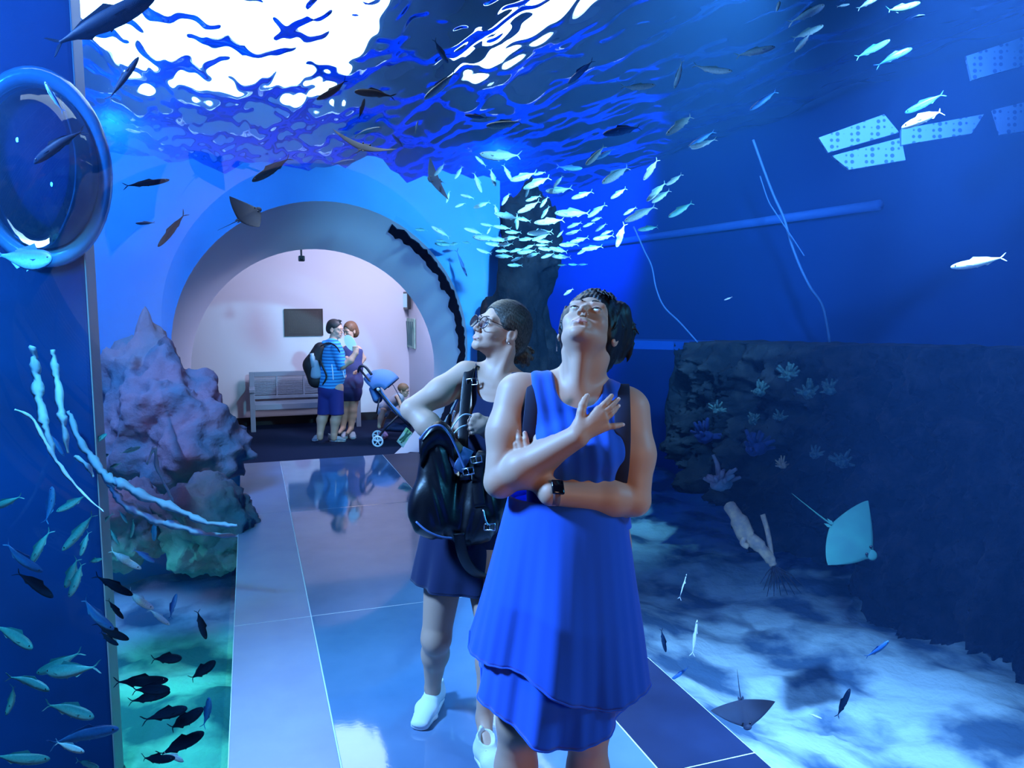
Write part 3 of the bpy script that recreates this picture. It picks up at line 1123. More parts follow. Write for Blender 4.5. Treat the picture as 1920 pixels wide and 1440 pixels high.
    # watch on the left wrist
    ax = (f2 - wr_l) / np.linalg.norm(f2 - wr_l)
    wc = wr_l + ax * 0.004
    M_STR = mat('mauve_watch_band', (0.16, 0.10, 0.12), 0.6)
    bm = BM()
    up_w = W.dir(0, 0.1, 1)
    pts = []
    for i in range(25):
        a = 2 * PI * i / 24
        yv = np.cross(ax, up_w)
        pts.append(Vector(wc + (up_w * math.cos(a) * 0.0325 + yv / np.linalg.norm(yv) * math.sin(a) * 0.0325)))
    for p0, p1 in zip(pts, pts[1:]):
        pass
    rings = []
    for p in pts[:-1]:
        d = (np.array(p) - wc) / 0.0325
        rings.append([Vector(wc + d * q + ax * s_) for q, s_ in ((0.0315, -0.010), (0.0335, -0.010), (0.0335, 0.010), (0.0315, 0.010))])
    rings.append(rings[0])
    loft(bm, rings, cap=False)
    wb = obj('watch', bm, M_STR, body, True)
    nrm = W.dir(-0.1, 0.75, 0.65)
    zz = nrm - ax * (nrm @ ax); zz /= np.linalg.norm(zz)
    yy = np.cross(zz, ax)
    bm = BM()
    cw = wc + zz * 0.036
    Mx = Matrix([[ax[i], yy[i], zz[i], cw[i]] for i in range(3)] + [[0, 0, 0, 1]])
    box(bm, -0.017, 0.017, -0.020, 0.020, -0.005, 0.005, 0.004, Mx)
    obj('watch_case', bm, mat('black_watch_glass', (0.004, 0.004, 0.008), 0.1), wb, True)
    # straps of the day pack on her back
    M_STRAP = mat('navy_webbing', (0.006, 0.010, 0.045), 0.8)
    pk = empty('backpack', W(1085, 900, -0.16), 0, 'navy backpack worn by the woman in the blue dress, wide straps over her shoulders', 'backpack')
    Kb = Solid(0.008)
    o_ = W(1085, 850, -0.19)
    Kb.econe(o_ - u * 0.16, o_ + u * 0.12, (0.13, 0.07), (0.11, 0.055), r, 0.02)
    obj('body', Kb.mesh(), M_STRAP, pk).matrix_parent_inverse = Matrix.Translation(-pk.location)
    for pts in (((1010, 760, -0.11), (1006, 716, -0.055), (1004, 707, -0.005), (1003, 722, 0.045), (1000, 750, 0.068), (995, 800, 0.080), (992, 850, 0.075), (990, 900, 0.05)),
                ((1156, 790, -0.12), (1162, 742, -0.070), (1165, 722, -0.005), (1166, 738, 0.052), (1167, 780, 0.084), (1167, 830, 0.094), (1164, 880, 0.090), (1158, 920, 0.07))):
        pp = [Vector(W(*q)) for q in pts]
        pp = smooth_path(pp, 6)
        bm = BM()
        ribbon(bm, pp, 0.044, 0.007, r)
        obj('shoulder_strap', bm, M_STRAP, pk, True).matrix_parent_inverse = Matrix.Translation(-pk.location)
    return W, S, body, hc


FW_PERSON = front_woman()


M_WHITE = mat('white_knit', (0.75, 0.77, 0.82), 0.75, bump=(260, 0.3, 0.002))
M_SOLE = mat('white_rubber_sole', (0.80, 0.80, 0.84), 0.5)


def shoe(par, heel, toe, up, h=0.0045, hgt=0.085, m=None, ms=None, w=0.044):
    """low sneaker from the heel's ground point to the toe's; up = sole normal"""
    heel, toe, up = np.array(heel), np.array(toe), np.array(up, float)
    d = toe - heel
    Ln = np.linalg.norm(d)
    d = d / Ln
    up = up - d * (up @ d)
    up /= np.linalg.norm(up)
    x = np.cross(d, up)
    B = np.stack([x, d, up], 1)
    S = Solid(h)
    q = lambda a, b, c: heel + B @ V(a, b, c)
    S.ell(q(0, 0.045, 0.040), (w * 0.82, 0.048, 0.042), B, 0.01)
    S.cone(q(0, 0.042, 0.05), q(0, 0.040, hgt), 0.040, 0.036, 0.02)
    S.econe(q(0, 0.05, 0.042), q(0, Ln * 0.55, 0.038), (w * 0.85, 0.042), (w, 0.034), x, 0.02)
    S.econe(q(0, Ln * 0.55, 0.036), q(0, Ln - 0.04, 0.024), (w, 0.032), (w * 0.85, 0.020), x, 0.02)
    S.cone(q(0, 0.012, hgt * 0.8), q(0, 0.002, hgt + 0.020), 0.012, 0.007, 0.012)
    S.ell(q(0, 0.045, hgt + 0.012), (0.029, 0.034, 0.03), B, 0.006, '-')
    S.half(q(0, 0, 0.016), -up, 0, '-')
    o = obj('shoe', S.mesh(), m or M_WHITE, par)
    T = Solid(h)
    T.econe(q(0, 0.042, 0.014), q(0, Ln * 0.6, 0.014), (w * 0.92, 0.022), (w * 1.06, 0.020), x, 0.01)
    T.econe(q(0, Ln * 0.6, 0.014), q(0, Ln - 0.042, 0.014), (w * 1.06, 0.020), (w * 0.86, 0.017), x, 0.01)
    T.half(q(0, 0, 0.0), -up, 0, '-')
    T.half(q(0, 0, 0.024), up, 0, '-')
    obj('sole', T.mesh(), ms or M_SOLE, o)
    for k in range(5):
        bm = BM()
        b = 0.085 + k * 0.017
        tube(bm, [q(a, b, 0.068 - k * 0.0055 + 0.010 - 9 * a * a) for a in (-0.024, -0.012, 0, 0.012, 0.024)], 0.0026, 6)
        if h < 0.006:
            obj('lace', bm, ms or M_SOLE, o, True)
    return o


def rear_woman():
    W = Frame(3.05)
    r, t, u = W.r, W.t, W.u
    S = Solid(0.0034)
    T = []
    bx = W.dir(0.93, 0.30, 0)                                  # width axis of the trunk, turned a little to the left
    def tc(a, b, ra, rb, k=0.05):
        T.append(len(S.ops))
        S.econe(a, b, ra, rb, bx, k)
    tc(W(868, 1030), W(872, 990), (0.160, 0.115), (0.155, 0.110))
    tc(W(872, 990), W(892, 905), (0.155, 0.105), (0.125, 0.088))
    tc(W(892, 905), W(912, 810, 0.01), (0.125, 0.088), (0.142, 0.096))
    tc(W(912, 810, 0.01), W(924, 745), (0.142, 0.092), (0.138, 0.076))
    T.append(len(S.ops)); S.cone(W(885, 708, -0.01), W(972, 728, 0.02), 0.050, 0.050, 0.05)
    for px, py, dt in ((888, 795, 0.062), (942, 803, 0.072)):
        T.append(len(S.ops)); S.ell(W(px, py, dt), (0.058, 0.052, 0.054), None, 0.03)
    # neck, slope of the shoulders, collar bones
    S.cone(W(934, 708, 0.0), W(941, 640, 0.0), 0.052, 0.049, 0.03)
    S.cone(W(930, 690, -0.02), W(882, 704, -0.01), 0.034, 0.042, 0.03)
    S.cone(W(944, 692, -0.02), W(980, 722, 0.01), 0.034, 0.042, 0.03)
    S.cone(W(925, 722, 0.058), W(888, 705, 0.03), 0.008, 0.009, 0.02)
    S.cone(W(936, 724, 0.058), W(968, 725, 0.05), 0.008, 0.009, 0.02)
    S.cone(W(931, 718, 0.045), W(960, 645, 0.045), 0.011, 0.013, 0.02)
    # raised right arm, its hand down in the bag
    sh, el, wr = W(872, 702, 0.0), W(772, 768, 0.07), W(868, 858, 0.17)
    m_ = sh + (el - sh) * 0.45 - u * 0.006
    S.cone(sh, m_, 0.052, 0.052, 0.03)
    S.cone(m_, el, 0.052, 0.043, 0.03)
    f1 = el + (wr - el) * 0.32
    S.cone(el, f1, 0.042, 0.047, 0.012)
    S.cone(f1, wr, 0.047, 0.029, 0.02)
    pm = W(884, 884, 0.165)
    S.econe(wr, pm, (0.027, 0.020), (0.036, 0.015), r, 0.02)
    for i in range(4):
        b = pm + r * (i - 1.5) * 0.018 - u * 0.01
        finger(S, b, b - u * (0.06 - 0.006 * abs(i - 1.5)) + r * 0.012, t * 0.006, 0.009, 0.007, 0.003)
    finger(S, wr + r * 0.03 - u * 0.02, wr + r * 0.055 - u * 0.06, t * 0.006, 0.012, 0.008, 0.006)
    # left arm: forearm comes in from behind the front woman, hand pinching a cord
    sh, el, wr = W(982, 732, 0.01), W(1000, 850, 0.04), W(922, 812, 0.17)
    S.cone(sh, el, 0.050, 0.042, 0.03)
    S.cone(el, el + (wr - el) * 0.35, 0.042, 0.044, 0.012)
    S.cone(el + (wr - el) * 0.35, wr, 0.044, 0.028, 0.02)
    pm = W(904, 796, 0.185)
    S.econe(wr, pm, (0.030, 0.022), (0.038, 0.018), W.dir(0.5, 0.0, 0.85), 0.02)
    kn = [W(893, 783, 0.195), W(890, 791, 0.20), W(890, 800, 0.20), W(893, 808, 0.195)]
    tp = [W(880, 790, 0.19), W(880, 797, 0.185), W(881, 805, 0.18), W(884, 812, 0.175)]
    for i in range(4):
        S.cone(pm, kn[i], 0.018, 0.0115, 0.012)
        finger(S, kn[i], tp[i], t * 0.012 - r * 0.006, 0.0095, 0.007, 0.003)
    finger(S, W(905, 785, 0.19), W(884, 783, 0.20), u * 0.008, 0.012, 0.008, 0.006)
    # legs
    k1, a1 = W(818, 1196, -0.01), W(811, 1290, -0.17)
    S.econe(W(838, 1030, 0.0), k1, (0.088, 0.092), (0.056, 0.060), r, 0.03)
    c1 = k1 + (a1 - k1) * 0.33 - t * 0.015
    S.econe(k1, c1, (0.054, 0.058), (0.052, 0.058), r, 0.03)
    S.econe(c1, a1, (0.052, 0.058), (0.031, 0.035), r, 0.03)
    S.ell(k1 + t * 0.034, (0.033, 0.028, 0.045), None, 0.025)
    k2, a2 = W(924, 1190, 0.14), W(908, 1345, 0.15)
    S.econe(W(905, 1030, 0.02), k2, (0.088, 0.092), (0.056, 0.060), r, 0.03)
    c2 = k2 + (a2 - k2) * 0.35 - t * 0.015
    S.econe(k2, c2, (0.054, 0.058), (0.050, 0.056), r, 0.03)
    S.econe(c2, a2, (0.050, 0.056), (0.030, 0.034), r, 0.03)
    heel1, toe1 = np.array(PZ(822, 1306, 0.0)), np.array(PZ(781, 1378, 0.0))
    heel2, toe2 = np.array(P(897, 1398, 2.86)), np.array(PZ(948, 1478, 0.0))
    heel2[2] = 0.035
    for a, hl, te in ((a1, heel1, toe1), (a2, heel2, toe2)):
        d = (te - hl) / np.linalg.norm(te - hl)
        S.cone(a, hl + d * 0.06 + u * 0.045, 0.030, 0.028, 0.02)
        S.cone(hl + d * 0.06 + u * 0.04, te - d * 0.06 + u * 0.025, 0.026, 0.016, 0.02)
    # head, turned to the picture's left and lifted
    f = W.dir(-0.76, 0.52, 0.38)
    B = basis(f, W.dir(0.12, 0, 1))
    hc = W(938, 618, 0.0)
    L = head(S, hc, B, 1.04, 0.95)
    S.cone(W(941, 655), hc - B[:, 2] * 0.03 - B[:, 1] * 0.01, 0.050, 0.048, 0.03)
    body = obj('person', S.mesh('person'), M_SKIN)
    tag(body, 'woman with glasses and a blonde bun, elbow raised, hand in a black bag', 'person')
    face_parts(body, L, B, 1.04, (0.12, 1, 0.1))
    # hair drawn back to a low bun
    Hs = Solid(0.0034)
    Hs.ell(L(0, -0.024, 0.038), (0.083, 0.106, 0.092), B, 0.01)
    Hs.ell(L(0, -0.070, -0.015), (0.072, 0.060, 0.070), B, 0.03)
    for q in (-1, 1):
        Hs.ell(L(q * 0.062, -0.015, 0.030), (0.018, 0.055, 0.040), B, 0.02)
    bn = L(0.0, -0.135, -0.055)
    Hs.ell(bn, (0.040, 0.036, 0.038), B, 0.012)
    rs = np.random.RandomState(8)
    for i in range(16):
        a = i * 0.8
        p0 = bn + B @ V(0.033 * math.cos(a), 0.012 * math.sin(3 * a), 0.033 * math.sin(a))
        p1 = bn + B @ V(0.039 * math.cos(a + 0.7), -0.026, 0.039 * math.sin(a + 0.7))
        Hs.cone(p0, p1, 0.011, 0.007, 0.006)
    Hs.ell(L(0, 0.094, -0.022), (0.064, 0.066, 0.092), B, 0.006, '-')
    for q in (-1, 1):
        Hs.ell(L(q * 0.085, 0.014, -0.038), (0.036, 0.042, 0.045), B, 0.006, '-')
    Hs.field(lambda x, y, z: 0.0007 * np.sin(420 * ((x - hc[0]) * B[0, 2] + (y - hc[1]) * B[1, 2] + (z - hc[2]) * B[2, 2] - 0.25 * ((x - hc[0]) * B[0, 1] + (y - hc[1]) * B[1, 1]))))
    obj('hair', Hs.mesh(), hair_mat('ash_blonde_hair', (0.020, 0.018, 0.016), (0.11, 0.095, 0.08)), body)
    # glasses
    M_FR = mat('black_glasses_rim', (0.004, 0.004, 0.008), 0.25)
    gl = None
    rims = BM()
    for q in (-1, 1):
        c = V(q * 0.035, 0.1035, -0.006)
        ring = [L(c[0] + 0.0255 * math.cos(a), c[1] - 0.006 * abs(math.cos(a)) * (1 if q * math.cos(a) > 0 else 0), c[2] + 0.0235 * math.sin(a) - 0.002) for a in np.linspace(0, 2 * PI, 33)]
        tube(rims, ring, 0.0016, 8, cap=False)
        tube(rims, [L(q * 0.060, 0.098, 0.004), L(q * 0.074, 0.070, 0.006), L(q * 0.080, 0.0, 0.004)], 0.0014, 8)
    tube(rims, [L(-0.010, 0.1035, 0.000), L(0, 0.108, 0.004), L(0.010, 0.1035, 0.000)], 0.0015, 8)
    gl = obj('glasses', rims, M_FR, body, True)
    for q in (-1, 1):
        bm = BM()
        bm.faces.new([bm.verts.new(L(q * 0.035 + 0.0250 * math.cos(a), 0.1025, -0.008 + 0.023 * math.sin(a))) for a in np.linspace(0, 2 * PI, 28, endpoint=False)])
        obj('lens', bm, acrylic_mat('spectacle_lens', 1.15, (0.97, 0.97, 0.97)), gl)
    bm = BM()
    bmesh.ops.create_uvsphere(bm, u_segments=10, v_segments=8, radius=0.0035)
    bmesh.ops.translate(bm, verts=bm.verts, vec=L(-0.082, -0.006, -0.044))
    obj('earring', bm, mat('small_silver_stud', (0.85, 0.9, 0.95), 0.2, metal=1), body, True)
    # navy dress
    M_NV = mat('navy_cotton', (0.006, 0.012, 0.055), 0.85, spec=0.2, sheen=0.2)
    Bs = S.grown(0.007, 0.0045, set(T))
    Bs.cone(W(893, 703, -0.01), W(893, 770, 0.02), 0.045, 0.06, 0.03)
    Bs.cone(W(966, 722, 0.01), W(962, 780, 0.03), 0.045, 0.06, 0.03)
    Bs.field(lambda x, y, z: 0.0025 * np.sin(60 * z + 14 * np.sin(9 * x)) * np.clip((1.15 - z) * 3, 0, 1))
    Bs.econe(W(930, 640, 0), W(925, 728, 0.03), (0.070, 0.2), (0.064, 0.16), r, 0.006, '-')
    Bs.econe(W(856, 660), W(868, 800), (0.055, 0.3), (0.045, 0.3), r, 0.008, '-')
    Bs.half(W(868, 1022), -u, 0, '-')
    dr = obj('dress', Bs.mesh(), M_NV, body)
    rows = []
    for j in range(25):
        v = j / 24
        ring = []
        for i in range(96):
            a = 2 * PI * i / 96
            fo = 0.010 * v * (math.sin(7 * a + 1) + 0.5 * math.sin(13 * a))
            c = W(868 - 8 * v, 985 + (1088 - 985) * v + 5 * math.cos(a) * v)
            ring.append(Vector(c + bx * (0.166 + 0.016 * v + fo) * math.cos(a) + np.cross(u, bx) * (0.118 + 0.045 * v + fo) * math.sin(a)))
        rows.append(ring)
    bm = BM()
    loft(bm, rows, cap=False)
    tube(bm, rows[-1] + [rows[-1][0]], 0.003, 6, cap=False)
    o = obj('skirt', bm, M_NV, body, True)
    o.modifiers.new('thickness', 'SOLIDIFY').thickness = 0.002
    shoe(body, heel1, toe1, (0, 0, 1))
    shoe(body, heel2, toe2, u + 0.12 * (toe2 - heel2))
    # black leather backpack, swung to her front and open
    M_LE = mat('black_leather', (0.004, 0.004, 0.008), 0.35, spec=0.6, bump=(90, 0.25, 0.002))
    M_LI = mat('pale_bag_lining', (0.20, 0.30, 0.55), 0.5)
    M_BK = mat('steel_buckle', (0.7, 0.75, 0.85), 0.25, metal=1)
    bag = empty('handbag', W(840, 1000, 0.2), 0, 'open black leather backpack slung on the front of the woman with glasses', 'bag')
    inv = Matrix.Translation(-bag.location)
    K = Solid(0.0045)
    K.econe(W(818, 975, 0.21), W(818, 850, 0.20), (0.085, 0.070), (0.062, 0.055), W.dir(0.9, -0.35, 0), 0.03)
    K.ell(W(806, 950, 0.22), (0.080, 0.06, 0.10), None, 0.03)
    K.econe(W(878, 985, 0.17), W(890, 905, 0.16), (0.105, 0.075), (0.080, 0.06), r, 0.03)
    K.cone(W(905, 960, 0.17), W(935, 900, 0.15), 0.075, 0.055, 0.03)
    K.ell(W(862, 858, 0.18), (0.052, 0.035, 0.055), None, 0.02, '-')
    K.field(lambda x, y, z: 0.002 * np.sin(40 * z + 6 * np.sin(30 * x)))
    def part(nm, me, m, sm=True, par=bag):
        o = obj(nm, me, m, par, sm)
        if par is bag:
            o.matrix_parent_inverse = inv
        return o
    part('body', K.mesh(), M_LE)
    fl = BM()                                             # open flap standing up, shiny rim
    rows = []
    for i in range(13):
        v = i / 12
        c = W(790 + 62 * v, 832 - 40 * math.sin(PI * v * 0.85) + 10 * v, 0.235 - 0.03 * v)
        rows.append([Vector(c + W.dir(0, 1, 0.2) * a + u * b) for a, b in ((0.03, -0.085), (0.042, -0.02), (0.02, 0.015), (-0.03, 0.02), (-0.055, -0.01), (-0.03, -0.02), (0.01, -0.02), (0.015, -0.085))])
    loft(fl, rows)
    part('flap', fl, M_LE)
    bm = BM()
    tube(bm, smooth_path([W(787, 824, 0.27), W(805, 803, 0.27), W(826, 798, 0.265), W(843, 815, 0.255), W(858, 845, 0.245), W(872, 880, 0.24)], 5), 0.0045, 8)
    part('piping', bm, mat('glossy_piping', (0.10, 0.16, 0.35), 0.2))
    bm = BM()
    tube(bm, smooth_path([W(780, 978, 0.28), W(800, 995, 0.29), W(825, 1006, 0.28), W(848, 1009, 0.26)], 5), 0.004, 8)
    part('seam', bm, mat('glossy_piping_seam', (0.10, 0.16, 0.35), 0.2))
    bm = BM()
    box(bm, -0.022, 0.022, -0.004, 0.004, -0.045, 0.045, 0.003, Matrix.Translation(W(868, 862, 0.215)) @ Matrix.Rotation(0.5, 4, 'Y'))
    part('lining', bm, M_LI)
    for pts in (((905, 705, 0.02), (886, 690, 0.03), (878, 705, 0.06), (872, 760, 0.10), (868, 830, 0.15), (872, 900, 0.22)),
                ((860, 1000, 0.25), (868, 1040, 0.23), (884, 1068, 0.20), (912, 1082, 0.17), (945, 1080, 0.15)),
                ((930, 850, 0.16), (905, 850, 0.20), (895, 890, 0.22), (900, 950, 0.24))):
        bm = BM()
        ribbon(bm, smooth_path([W(*q) for q in pts], 6), 0.040, 0.006, r)
        part('strap', bm, M_LE)
    for px, py, dt, a in ((885, 716, 0.075, 0.1), (893, 862, 0.225, 0.2), (918, 988, 0.24, 0.0), (878, 884, 0.245, 0.2)):
        bm = BM()
        Mx = Matrix.Translation(W(px, py, dt)) @ Matrix(np.stack([r, u, t], 1).tolist()).to_4x4() @ Matrix.Rotation(a, 4, 'Z')
        ring = [Mx @ Vector((x, y, 0)) for x, y in ((-.020, -.012), (.020, -.012), (.020, .012), (-.020, .012), (-.020, -.012))]
        tube(bm, ring, 0.003, 6)
        tube(bm, [Mx @ Vector((0, -.012, 0)), Mx @ Vector((0, .012, 0))], 0.002, 6)
        part('buckle', bm, M_BK)
    for pts in (((853, 770, 0.2), (850, 780, 0.2), (848, 792, 0.2)), ((906, 955, 0.24), (910, 975, 0.25), (916, 985, 0.25))):
        bm = BM()
        tube(bm, smooth_path([W(*q) for q in pts], 4), 0.004, 8)
        part('zip_pull', bm, M_BK)
    bm = BM()
    tube(bm, smooth_path([W(843, 812, 0.22), W(852, 795, 0.22), W(868, 778, 0.22), W(884, 779, 0.205), W(893, 790, 0.2)], 6), 0.0028, 8)
    tube(bm, smooth_path([W(846, 818, 0.22), W(862, 802, 0.22), W(878, 796, 0.2)], 6), 0.0028, 8)
    part('cord', bm, mat('pale_cord', (0.55, 0.6, 0.7), 0.4))
    return body


rear_woman()


# ------------------------------------------------------------------ rocks, reflected streaks, rays, fish
def rock(name, c, rad, seed, m, label=None, amp=0.35, sub=5, freq=1.6, cat='rock', group=None):
    bm = BM()
    bmesh.ops.create_icosphere(bm, subdivisions=sub, radius=1)
    for v in bm.verts:
        n = v.co.normalized()
        d = 1 + amp * fbm(n * freq + Vector((seed * 7.3, seed * 3.1, 0)), 6, 0.7) + 0.3 * amp * abs(noise.noise(n * freq * 3 + Vector((seed, 0, 5))))
        v.co = Vector((n.x * rad[0], n.y * rad[1], n.z * rad[2])) * d
    o = obj(name, bm, m, None, True)
    o.location = c
    if label:
        tag(o, label, cat, group)
    return o


rk = lambda px, py, d: P(px, py, d)
def rock_mass(blobs, m, label, amp=0.35):
    whole = BM()
    for c, rad, seed, am in blobs:
        t = bmesh.new()
        bmesh.ops.create_icosphere(t, subdivisions=5, radius=1)
        for v in t.verts:
            n = v.co.normalized()
            d = 1 + am * fbm(n * 1.6 + Vector((seed * 7.3, seed * 3.1, 0)), 6, 0.7) + 0.3 * am * abs(noise.noise(n * 5 + Vector((seed, 0, 5))))
            v.co = Vector(c) + Vector((n.x * rad[0], n.y * rad[1], n.z * rad[2])) * d
        merge(whole, t)
    o = obj('reef_rock', whole, m, None, True)
    tag(o, label, 'rock')
    md = o.modifiers.new('fused', 'REMESH')
    md.mode = 'VOXEL'
    md.voxel_size = 0.03
    md.use_smooth_shade = True
    return o


# left: brown reef that climbs beside the opening
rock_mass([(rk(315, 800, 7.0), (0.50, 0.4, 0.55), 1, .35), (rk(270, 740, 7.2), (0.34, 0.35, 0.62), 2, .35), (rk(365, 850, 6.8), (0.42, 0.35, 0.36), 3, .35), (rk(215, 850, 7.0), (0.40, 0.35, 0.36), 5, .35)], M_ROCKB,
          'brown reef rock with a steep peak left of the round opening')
rock('reef_rock', rk(395, 985, 5.9), (0.34, 0.36, 0.36), 8, M_ROCKB, 'low brown boulder against the left edge of the walkway', 0.25)
rock('reef_rock', rk(240, 985, 5.9), (0.28, 0.28, 0.34), 4, M_ROCKB, 'round brown boulder left of the boulder by the walkway', 0.25)
# right: dark rock beside the opening and behind the heads
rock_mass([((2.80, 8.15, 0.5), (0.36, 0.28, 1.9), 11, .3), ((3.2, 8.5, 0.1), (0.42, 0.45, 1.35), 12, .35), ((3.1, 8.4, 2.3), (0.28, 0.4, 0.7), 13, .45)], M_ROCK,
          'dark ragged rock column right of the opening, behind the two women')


# right: the long dark reef under its ledge
def reef_wall():
    a, b = P(1262, 640, 8.9), P(2150, 660, 5.6)
    n = Vector((a.y - b.y, b.x - a.x, 0)).normalized()
    if n.dot(CAM - a) < 0:
        n = -n
    nx, nz = 200, 90
    bot = [(0, 0.55), (0.03, 0.1), (0.08, -0.30), (0.20, -0.55), (0.32, -0.95), (0.45, -0.98), (0.54, -0.72), (0.60, -1.6), (1, -1.6)]
    def zbot(u_):
        for (u0, z0), (u1, z1) in zip(bot, bot[1:]):
            if u_ <= u1:
                return z0 + (z1 - z0) * (u_ - u0) / (u1 - u0)
        return -1.6
    vs, fs = [], []
    for j in range(nz + 1):
        for i in range(nx + 1):
            u_, w_ = i / nx, j / nz
            p = a.lerp(b, u_)
            top = p.z + 0.02 * noise.noise(Vector((u_ * 30, 0, 1)))
            zb = zbot(u_) + 0.10 * noise.noise(Vector((u_ * 9, 3, 1)))
            z = top + (zb - top) * max(0, (w_ - 0.06) / 0.94)
            nn = fbm((u_ * 13, (top - z) * 2.4, 2), 7, 0.65)
            out = 0.55 * max(0, w_ - 0.06) ** 0.7 + 0.42 * nn * min(1, w_ * 5)
            out *= min(1, 0.15 + u_ * 9)
            if w_ > 0.86:                       # the underside curls back
                out -= 0.9 * ((w_ - 0.86) / 0.14) ** 1.5
            if w_ < 0.06:
                out = -0.6 * (1 - w_ / 0.06)
            if i == 0:
                out = -0.6
            vs.append((p.x + n.x * out, p.y + n.y * out, z))
    for j in range(nz):
        for i in range(nx):
            q = j * (nx + 1) + i
            fs.append((q, q + 1, q + nx + 2, q + nx + 1))
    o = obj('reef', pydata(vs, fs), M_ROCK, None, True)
    o.modifiers.new('thickness', 'SOLIDIFY').thickness = -0.05
    tag(o, 'long dark reef with a straight ledge on top, right of the women', 'reef')
    bm = BM()                                   # the ledge goes on behind the women
    c = P(1120, 637, 9.4)
    loft(bm, [[q + Vector((0, 0, dz)) + n * dn for dz, dn in ((0, 0), (0, -0.5), (-0.10, -0.5), (-0.10, 0.0))] for q in (c, a, a.lerp(b, 0.05))])
    tag(obj('ledge', bm, M_WALL), 'narrow blue ledge running from behind the women to the dark reef', 'ledge')


reef_wall()
M_CORAL = mat('pale_coral', (0.02, 0.06, 0.09), 0.9, var=(30, (0.08, 0.14, 0.16), 0.4, 0.6))
M_CORALB = mat('blue_coral', (0.004, 0.018, 0.11), 0.9, var=(20, (0.008, 0.03, 0.16), 0.4, 0.6))
M_CORALO = mat('tan_coral', (0.50, 0.30, 0.20), 0.9, var=(20, (0.30, 0.2, 0.18), 0.4, 0.6))


def coral(px, py, d, size, seed, m, label, n=16):
    bm = BM()
    rs = random.Random(seed)
    bmesh.ops.create_icosphere(bm, subdivisions=3, radius=size * 0.45)
    for v in bm.verts:
        v.co *= 1 + 0.3 * noise.noise(v.co * 14 / size * 0.3 + Vector((seed, 0, 0)))
        v.co.z *= 0.8
    for i in range(n):
        a, e = rs.uniform(0, 6.28), rs.uniform(-0.4, 1.3)
        dv = Vector((math.cos(a) * math.cos(e), math.sin(a) * math.cos(e), math.sin(e)))
        L_ = size * rs.uniform(0.6, 1.0)
        tube(bm, [dv * size * 0.2, dv * L_ * 0.7 + Vector((0, 0, 0.08 * size)), dv * L_ + Vector((rs.uniform(-.1, .1) * size, rs.uniform(-.1, .1) * size, 0.15 * size))], [size * 0.13, size * 0.10, size * 0.07], 6)
    o = obj('coral', bm, m, None, True)
    o.location = P(px, py, d)
    tag(o, label, 'coral', 'corals on the dark reef')


for k, (px, py, sz, m, lb) in enumerate((
        (1478, 705, .13, M_CORAL, 'highest coral tuft on the dark reef'), (1424, 735, .11, M_CORAL, 'pale coral tuft just below and left of the highest one'),
        (1515, 738, .13, M_CORAL, 'pale coral ring right of the highest tuft'), (1556, 733, .11, M_CORAL, 'round pale coral furthest right in the upper coral row'),
        (1346, 770, .10, M_CORAL, 'small pale coral at the left end of the reef'), (1412, 790, .09, M_CORAL, 'brightest small white coral in the middle of the reef'),
        (1463, 783, .08, M_CORAL, 'tiny pale coral right of the brightest one'), (1322, 818, .17, M_CORALB, 'deep blue rounded coral at the left edge of the reef'),
        (1418, 840, .20, M_CORALB, 'wide deep blue fan coral in the middle of the reef'), (1350, 905, .22, M_ROCKB, 'mottled brown coral above the tan branch'),
        (1467, 873, .08, M_CORALO, 'small orange coral dot on the reef face'), (1580, 868, .13, M_CORAL, 'faint wide coral right of the orange dot'),
        (1528, 853, .09, M_CORAL, 'faint round coral above the bay ray'))):
    coral(px, py, 6.9, sz, k + 1, m, lb)
# tan branch of dead coral with dark roots
bm = BM()
tube(bm, smooth_path([P(1368, 948, 6.1), P(1385, 975, 6.0), P(1400, 1005, 6.0), P(1420, 1020, 5.98), P(1440, 1042, 5.98), P(1450, 1060, 5.98)], 5), [0.05] * 5 + [0.07] * 6 + [0.055] * 6 + [0.04] * 6 + [0.03] * 3, 10)
tube(bm, smooth_path([P(1400, 1003, 5.96), P(1392, 1018, 5.95), P(1402, 1024, 5.95)], 4), 0.022, 8)
tube(bm, smooth_path([P(1430, 965, 6.05), P(1440, 1000, 6.02), P(1446, 1040, 5.98)], 4), 0.020, 8)
for v in bm.verts:
    v.co += v.co.normalized() * 0.03 * noise.noise(v.co * 12)
branch = obj('branch', bm, M_CORALO, None, True)
tag(branch, 'tan branch leaning from the reef foot, left of the green ray', 'branch')
bm = BM()
for k in range(14):
    a = P(1452, 1060, 5.97)
    e = P(1425 + k * 6.5, 1095 + (k * 37 % 25), 5.9 + 0.02 * (k % 3))
    tube(bm, [a, a.lerp(e, 0.5) + Vector((0, 0, 0.02)), e], [0.008, 0.005, 0.002], 5)
obj('root', bm, M_ROCK, branch, True)

# cables, hoses, pale streaks built for reflections
M_HOSE = mat('pale_blue_hose', (0.03, 0.09, 0.30), 0.6)


def hose(pts, d, rad, label, m=None, nm='hose'):
    bm = BM()
    tube(bm, smooth_path([P(x, y, d + (q[0] if q else 0)) for x, y, *q in pts], 6), rad, 8)
    tag(obj(nm, bm, m or M_HOSE, None, True), label, nm)


